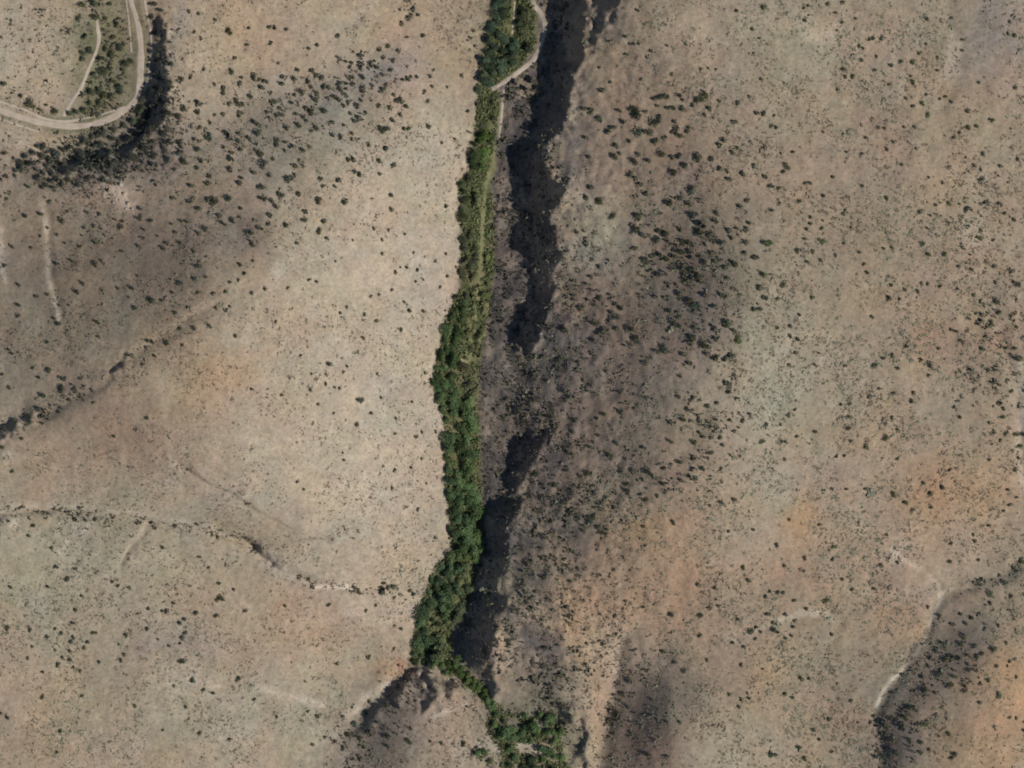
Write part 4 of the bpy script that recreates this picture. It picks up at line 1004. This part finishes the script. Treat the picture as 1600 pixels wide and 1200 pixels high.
def canyon_scrub():
    r = np.random.default_rng(77)
    n = 110000
    px = r.uniform(-20, 1620, n); py = r.uniform(-20, 1220, n)
    x, y = wx(px), wy(py)
    cz = smooth((px - np.interp(py, SY, SR) + 2) / 8) * smooth((np.interp(py, [0, 250, 380, 600], [905, 890, 980, 1015]) - px) / np.interp(py, [0, 250, 400], [25, 40, 180])) * smooth((1090 - py) / 60)
    def blob(bx, by, rx, ry, a=0):
        ca, sa = math.cos(math.radians(a)), math.sin(math.radians(a))
        u = ((px - bx) * ca + (py - by) * sa) / rx; v = (-(px - bx) * sa + (py - by) * ca) / ry
        return np.exp(-(u * u + v * v))
    d = .9 * cz + .6 * blob(1080, 440, 90, 90) + 1.7 * blob(140, 250, 120, 34, -12) + 1.6 * blob(240, 205, 40, 55) + 1.3 * blob(160, 80, 36, 110) + .12 * blob(50, 90, 80, 110)
    d += .5 * blob(1490, 1030, 90, 40, -50) + .7 * blob(1405, 1150, 28, 80, 12) + .5 * blob(1000, 1110, 35, 90, 15) + .8 * blob(600, 1120, 30, 90, 40)
    d += 1.1 * blob(865, 1080, 35, 55) + .9 * blob(830, 1160, 60, 50) + .9 * blob(785, 60, 30, 90) + .5 * blob(590, 105, 40, 25) + .7 * blob(395, 365, 35, 20, 30)
    d += .6 * blob(200, 240, 90, 40) + .9 * blob(265, 150, 16, 80) + .9 * blob(255, 90, 10, 90) + .5 * blob(1540, 560, 50, 90) + .4 * blob(1510, 330, 50, 60) + .5 * blob(1010, 745, 50, 30) + .7 * blob(640, 10, 15, 30) + .6 * blob(60, 645, 50, 14, -30)
    d += .4 * blob(1085, 660, 70, 60) + .35 * blob(480, 160, 130, 45, -15)
    for pts, am, hw in (([(0, 800), (130, 800), (330, 830), (385, 843), (440, 886), (500, 915), (640, 928), (665, 940)], .95, 7), ([(1600, 880), (1550, 905), (1490, 922)], .8, 7),
                        ([(935, 1200), (950, 1150), (975, 1070), (1000, 1040)], .7, 10), ([(300, 500), (215, 552), (160, 602), (60, 652)], .5, 8), ([(1085, 740), (1110, 640), (1130, 600)], .5, 18)):
        d += am * np.exp(-(poly_dist(px, py, pts) / hw) ** 2)
    d *= np.clip(.6 + 1.3 * fbm(x, y, 13, 711, 3), .03, 1.7)
    on_track = np.zeros(n, bool)
    for pts in ([(0, 172), (60, 190), (125, 195), (180, 178), (210, 152), (217, 105), (215, 45), (203, 0)], [(150, 40), (152, 58), (136, 105), (112, 152), (96, 180)],
                [(833, 0), (851, 35), (842, 75), (815, 106), (768, 137)]):
        on_track |= poly_dist(px, py, pts) < 8
    k = (r.uniform(0, 1, n) < d * .55) & (strip_mask(px, py) < .3) & ~on_track
    tufts(px[k], py[k], S * r.lognormal(math.log(2.3), .4, k.sum()), 6, r, .45, 'canyon_scrub', (.090, .088, .062, 1), 'dark tangled scrub on the canyon side and in the draws')
    n = 15000
    py = r.uniform(-20, 1035, n); l = np.interp(py, SY, SL); rr = np.interp(py, SY, SR)
    px = l + (rr - l) * r.uniform(0, 1, n)
    k = (r.uniform(0, 1, n) < np.clip(.6 + fbm(wx(px), wy(py), 10, 733, 3), 0, 1)) & (trail_dist(px, py) > 5)
    gx = r.uniform(745, 905, 3600); gy = r.uniform(1095, 1215, 3600)
    g = (fbm(wx(gx), wy(gy), 9, 751, 3) > -.06) & in_grove(gx, gy)
    lx = np.linspace(700, 772, 260); ly = 1038 + (lx - 700) * .92 + r.normal(size=260) * 5
    px, py, k = np.concatenate([px[k], gx[g], lx]), np.concatenate([py[k], gy[g], ly]), slice(None)
    tufts(px[k], py[k], S * r.lognormal(math.log(2.5), .3, len(px)), 5, r, .4, 'streamside_undergrowth', (.135, .150, .068, 1), 'low green undergrowth filling the stream strip')


# ------------------------------------------------------------------ boulders
def boulder_material():
    m = bpy.data.materials.new('pale_weathered_rock')
    nt, p = nodes_of(m)
    oi = nt.nodes.new('ShaderNodeObjectInfo')
    nt.links.new(mul_by_noise(nt, oi.outputs['Color'], .8, .75, 1.2), p.inputs['Base Color'])
    p.inputs['Roughness'].default_value = .9
    return m


def build_boulders():
    mat = boulder_material()
    r = random.Random(3)
    protos = []
    import bmesh
    for k in range(5):
        bm = bmesh.new(); bmesh.ops.create_icosphere(bm, subdivisions=2, radius=1)
        g = np.random.default_rng(90 + k)
        cuts = g.normal(size=(7, 3)); cuts /= np.linalg.norm(cuts, axis=1)[:, None]
        for v in bm.verts:
            for cdir in cuts:
                dd = v.co.dot(Vector(cdir)) - .68
                if dd > 0:
                    v.co -= Vector(cdir) * dd * .9
        me = bpy.data.meshes.new('boulder'); bm.to_mesh(me); bm.free(); me.materials.append(mat); protos.append(me)
    spots = [(162, 280, 3), (166, 292, 2.4), (161, 304, 2), (184, 272, 2.6), (188, 288, 3), (194, 302, 3.2), (200, 318, 3.4), (186, 312, 2.4), (176, 316, 2.2), (206, 326, 2.2), (196, 326, 1.8), (181, 300, 1.8)]
    items = []
    for px, py, s in spots:
        items.append((px, py, s, (.42, .35, .28, 1)))
    for px, py, s in [(885, 305, 2.4), (893, 340, 2.2), (878, 355, 2), (846, 370, 2.4), (862, 336, 2), (868, 442, 2), (862, 470, 1.8), (858, 415, 2), (845, 522, 2.2), (852, 505, 1.8),
                      (912, 70, 2), (917, 28, 2), (920, 60, 1.8), (905, 110, 2), (893, 150, 2), (886, 182, 2), (838, 238, 2.4), (772, 333, 2.2), (776, 342, 1.8), (836, 560, 1.6), (790, 850, 1.6), (792, 825, 1.8), (770, 975, 1.6)]:
        items.append((px, py, s, (.30, .255, .21, 1)))
    narrows = [(675, 998, 2.6), (682, 1008, 2.2), (670, 1008, 1.8), (624, 1044, 2.6), (618, 1054, 2.0), (711, 1066, 2.2), (700, 1062, 1.8), (683, 1092, 2.0), (690, 1112, 2.4), (676, 1118, 1.8), (777, 1104, 2.6), (769, 1096, 1.8), (764, 1062, 1.8)]
    for i, (px, py, s) in enumerate(narrows):
        items.append((px, py, s, (.40, .20, .13, 1) if i in (3, 4, 10) else (.44, .36, .28, 1)))
    lab = []
    for px, py, s, c in items:
        x, y = float(wx(px)), float(wy(py))
        R = s * S
        o = link(bpy.data.objects.new('boulder', protos[r.randrange(5)]))
        o.location = (x, y, float(ground_z(x, y)[0]) + .15 * R)
        o.rotation_euler = (r.uniform(-.2, .2), r.uniform(-.2, .2), r.uniform(0, 6.28))
        o.scale = (R * r.uniform(.8, 1.3), R * r.uniform(.8, 1.2), R * r.uniform(.5, .75))
        o.color = tint(c, r, .12); o['category'] = 'boulder'
        lab.append(dict(px=px, py=py, size=s + r.random() * .01, obj=o))
    name_places(lab[:12], [(180, 295, 'on the pale outcrop under the river bend')], 'whitish boulder', 'boulders')
    name_places([q for i, q in enumerate(lab[-13:]) if i not in (3, 4, 10)], [(680, 1003, 'among the trees of the stream fork'), (700, 1085, 'on the broken ledges below the stream fork'), (768, 1085, 'beside the thin green line above bottom grove')], 'pale boulder', 'boulders')
    name_places([lab[-13:][i] for i in (3, 4, 10)], [(620, 1050, 'on the slope left of the stream fork'), (777, 1104, 'at the top of the bottom grove')], 'reddish boulder', 'boulders')
    name_places(lab[12:-13], [(905, 60, 'on the rim beside the topmost canyon shadow'), (885, 170, 'on the rim beside the upper canyon shadow'),
                           (880, 330, 'on the rim at the head of widest shadow'), (860, 440, 'on the rim beside the widest canyon shadow'),
                           (845, 520, 'on the rim at the foot of widest shadow'), (774, 336, 'between the olive trees and the canyon shadow'),
                           (785, 850, 'on the rim beside the lower canyon shadow')], 'grey boulder', 'boulders')


plant_shrubs()
plant_trees()
build_boulders()
scatter_brush()
canyon_scrub()
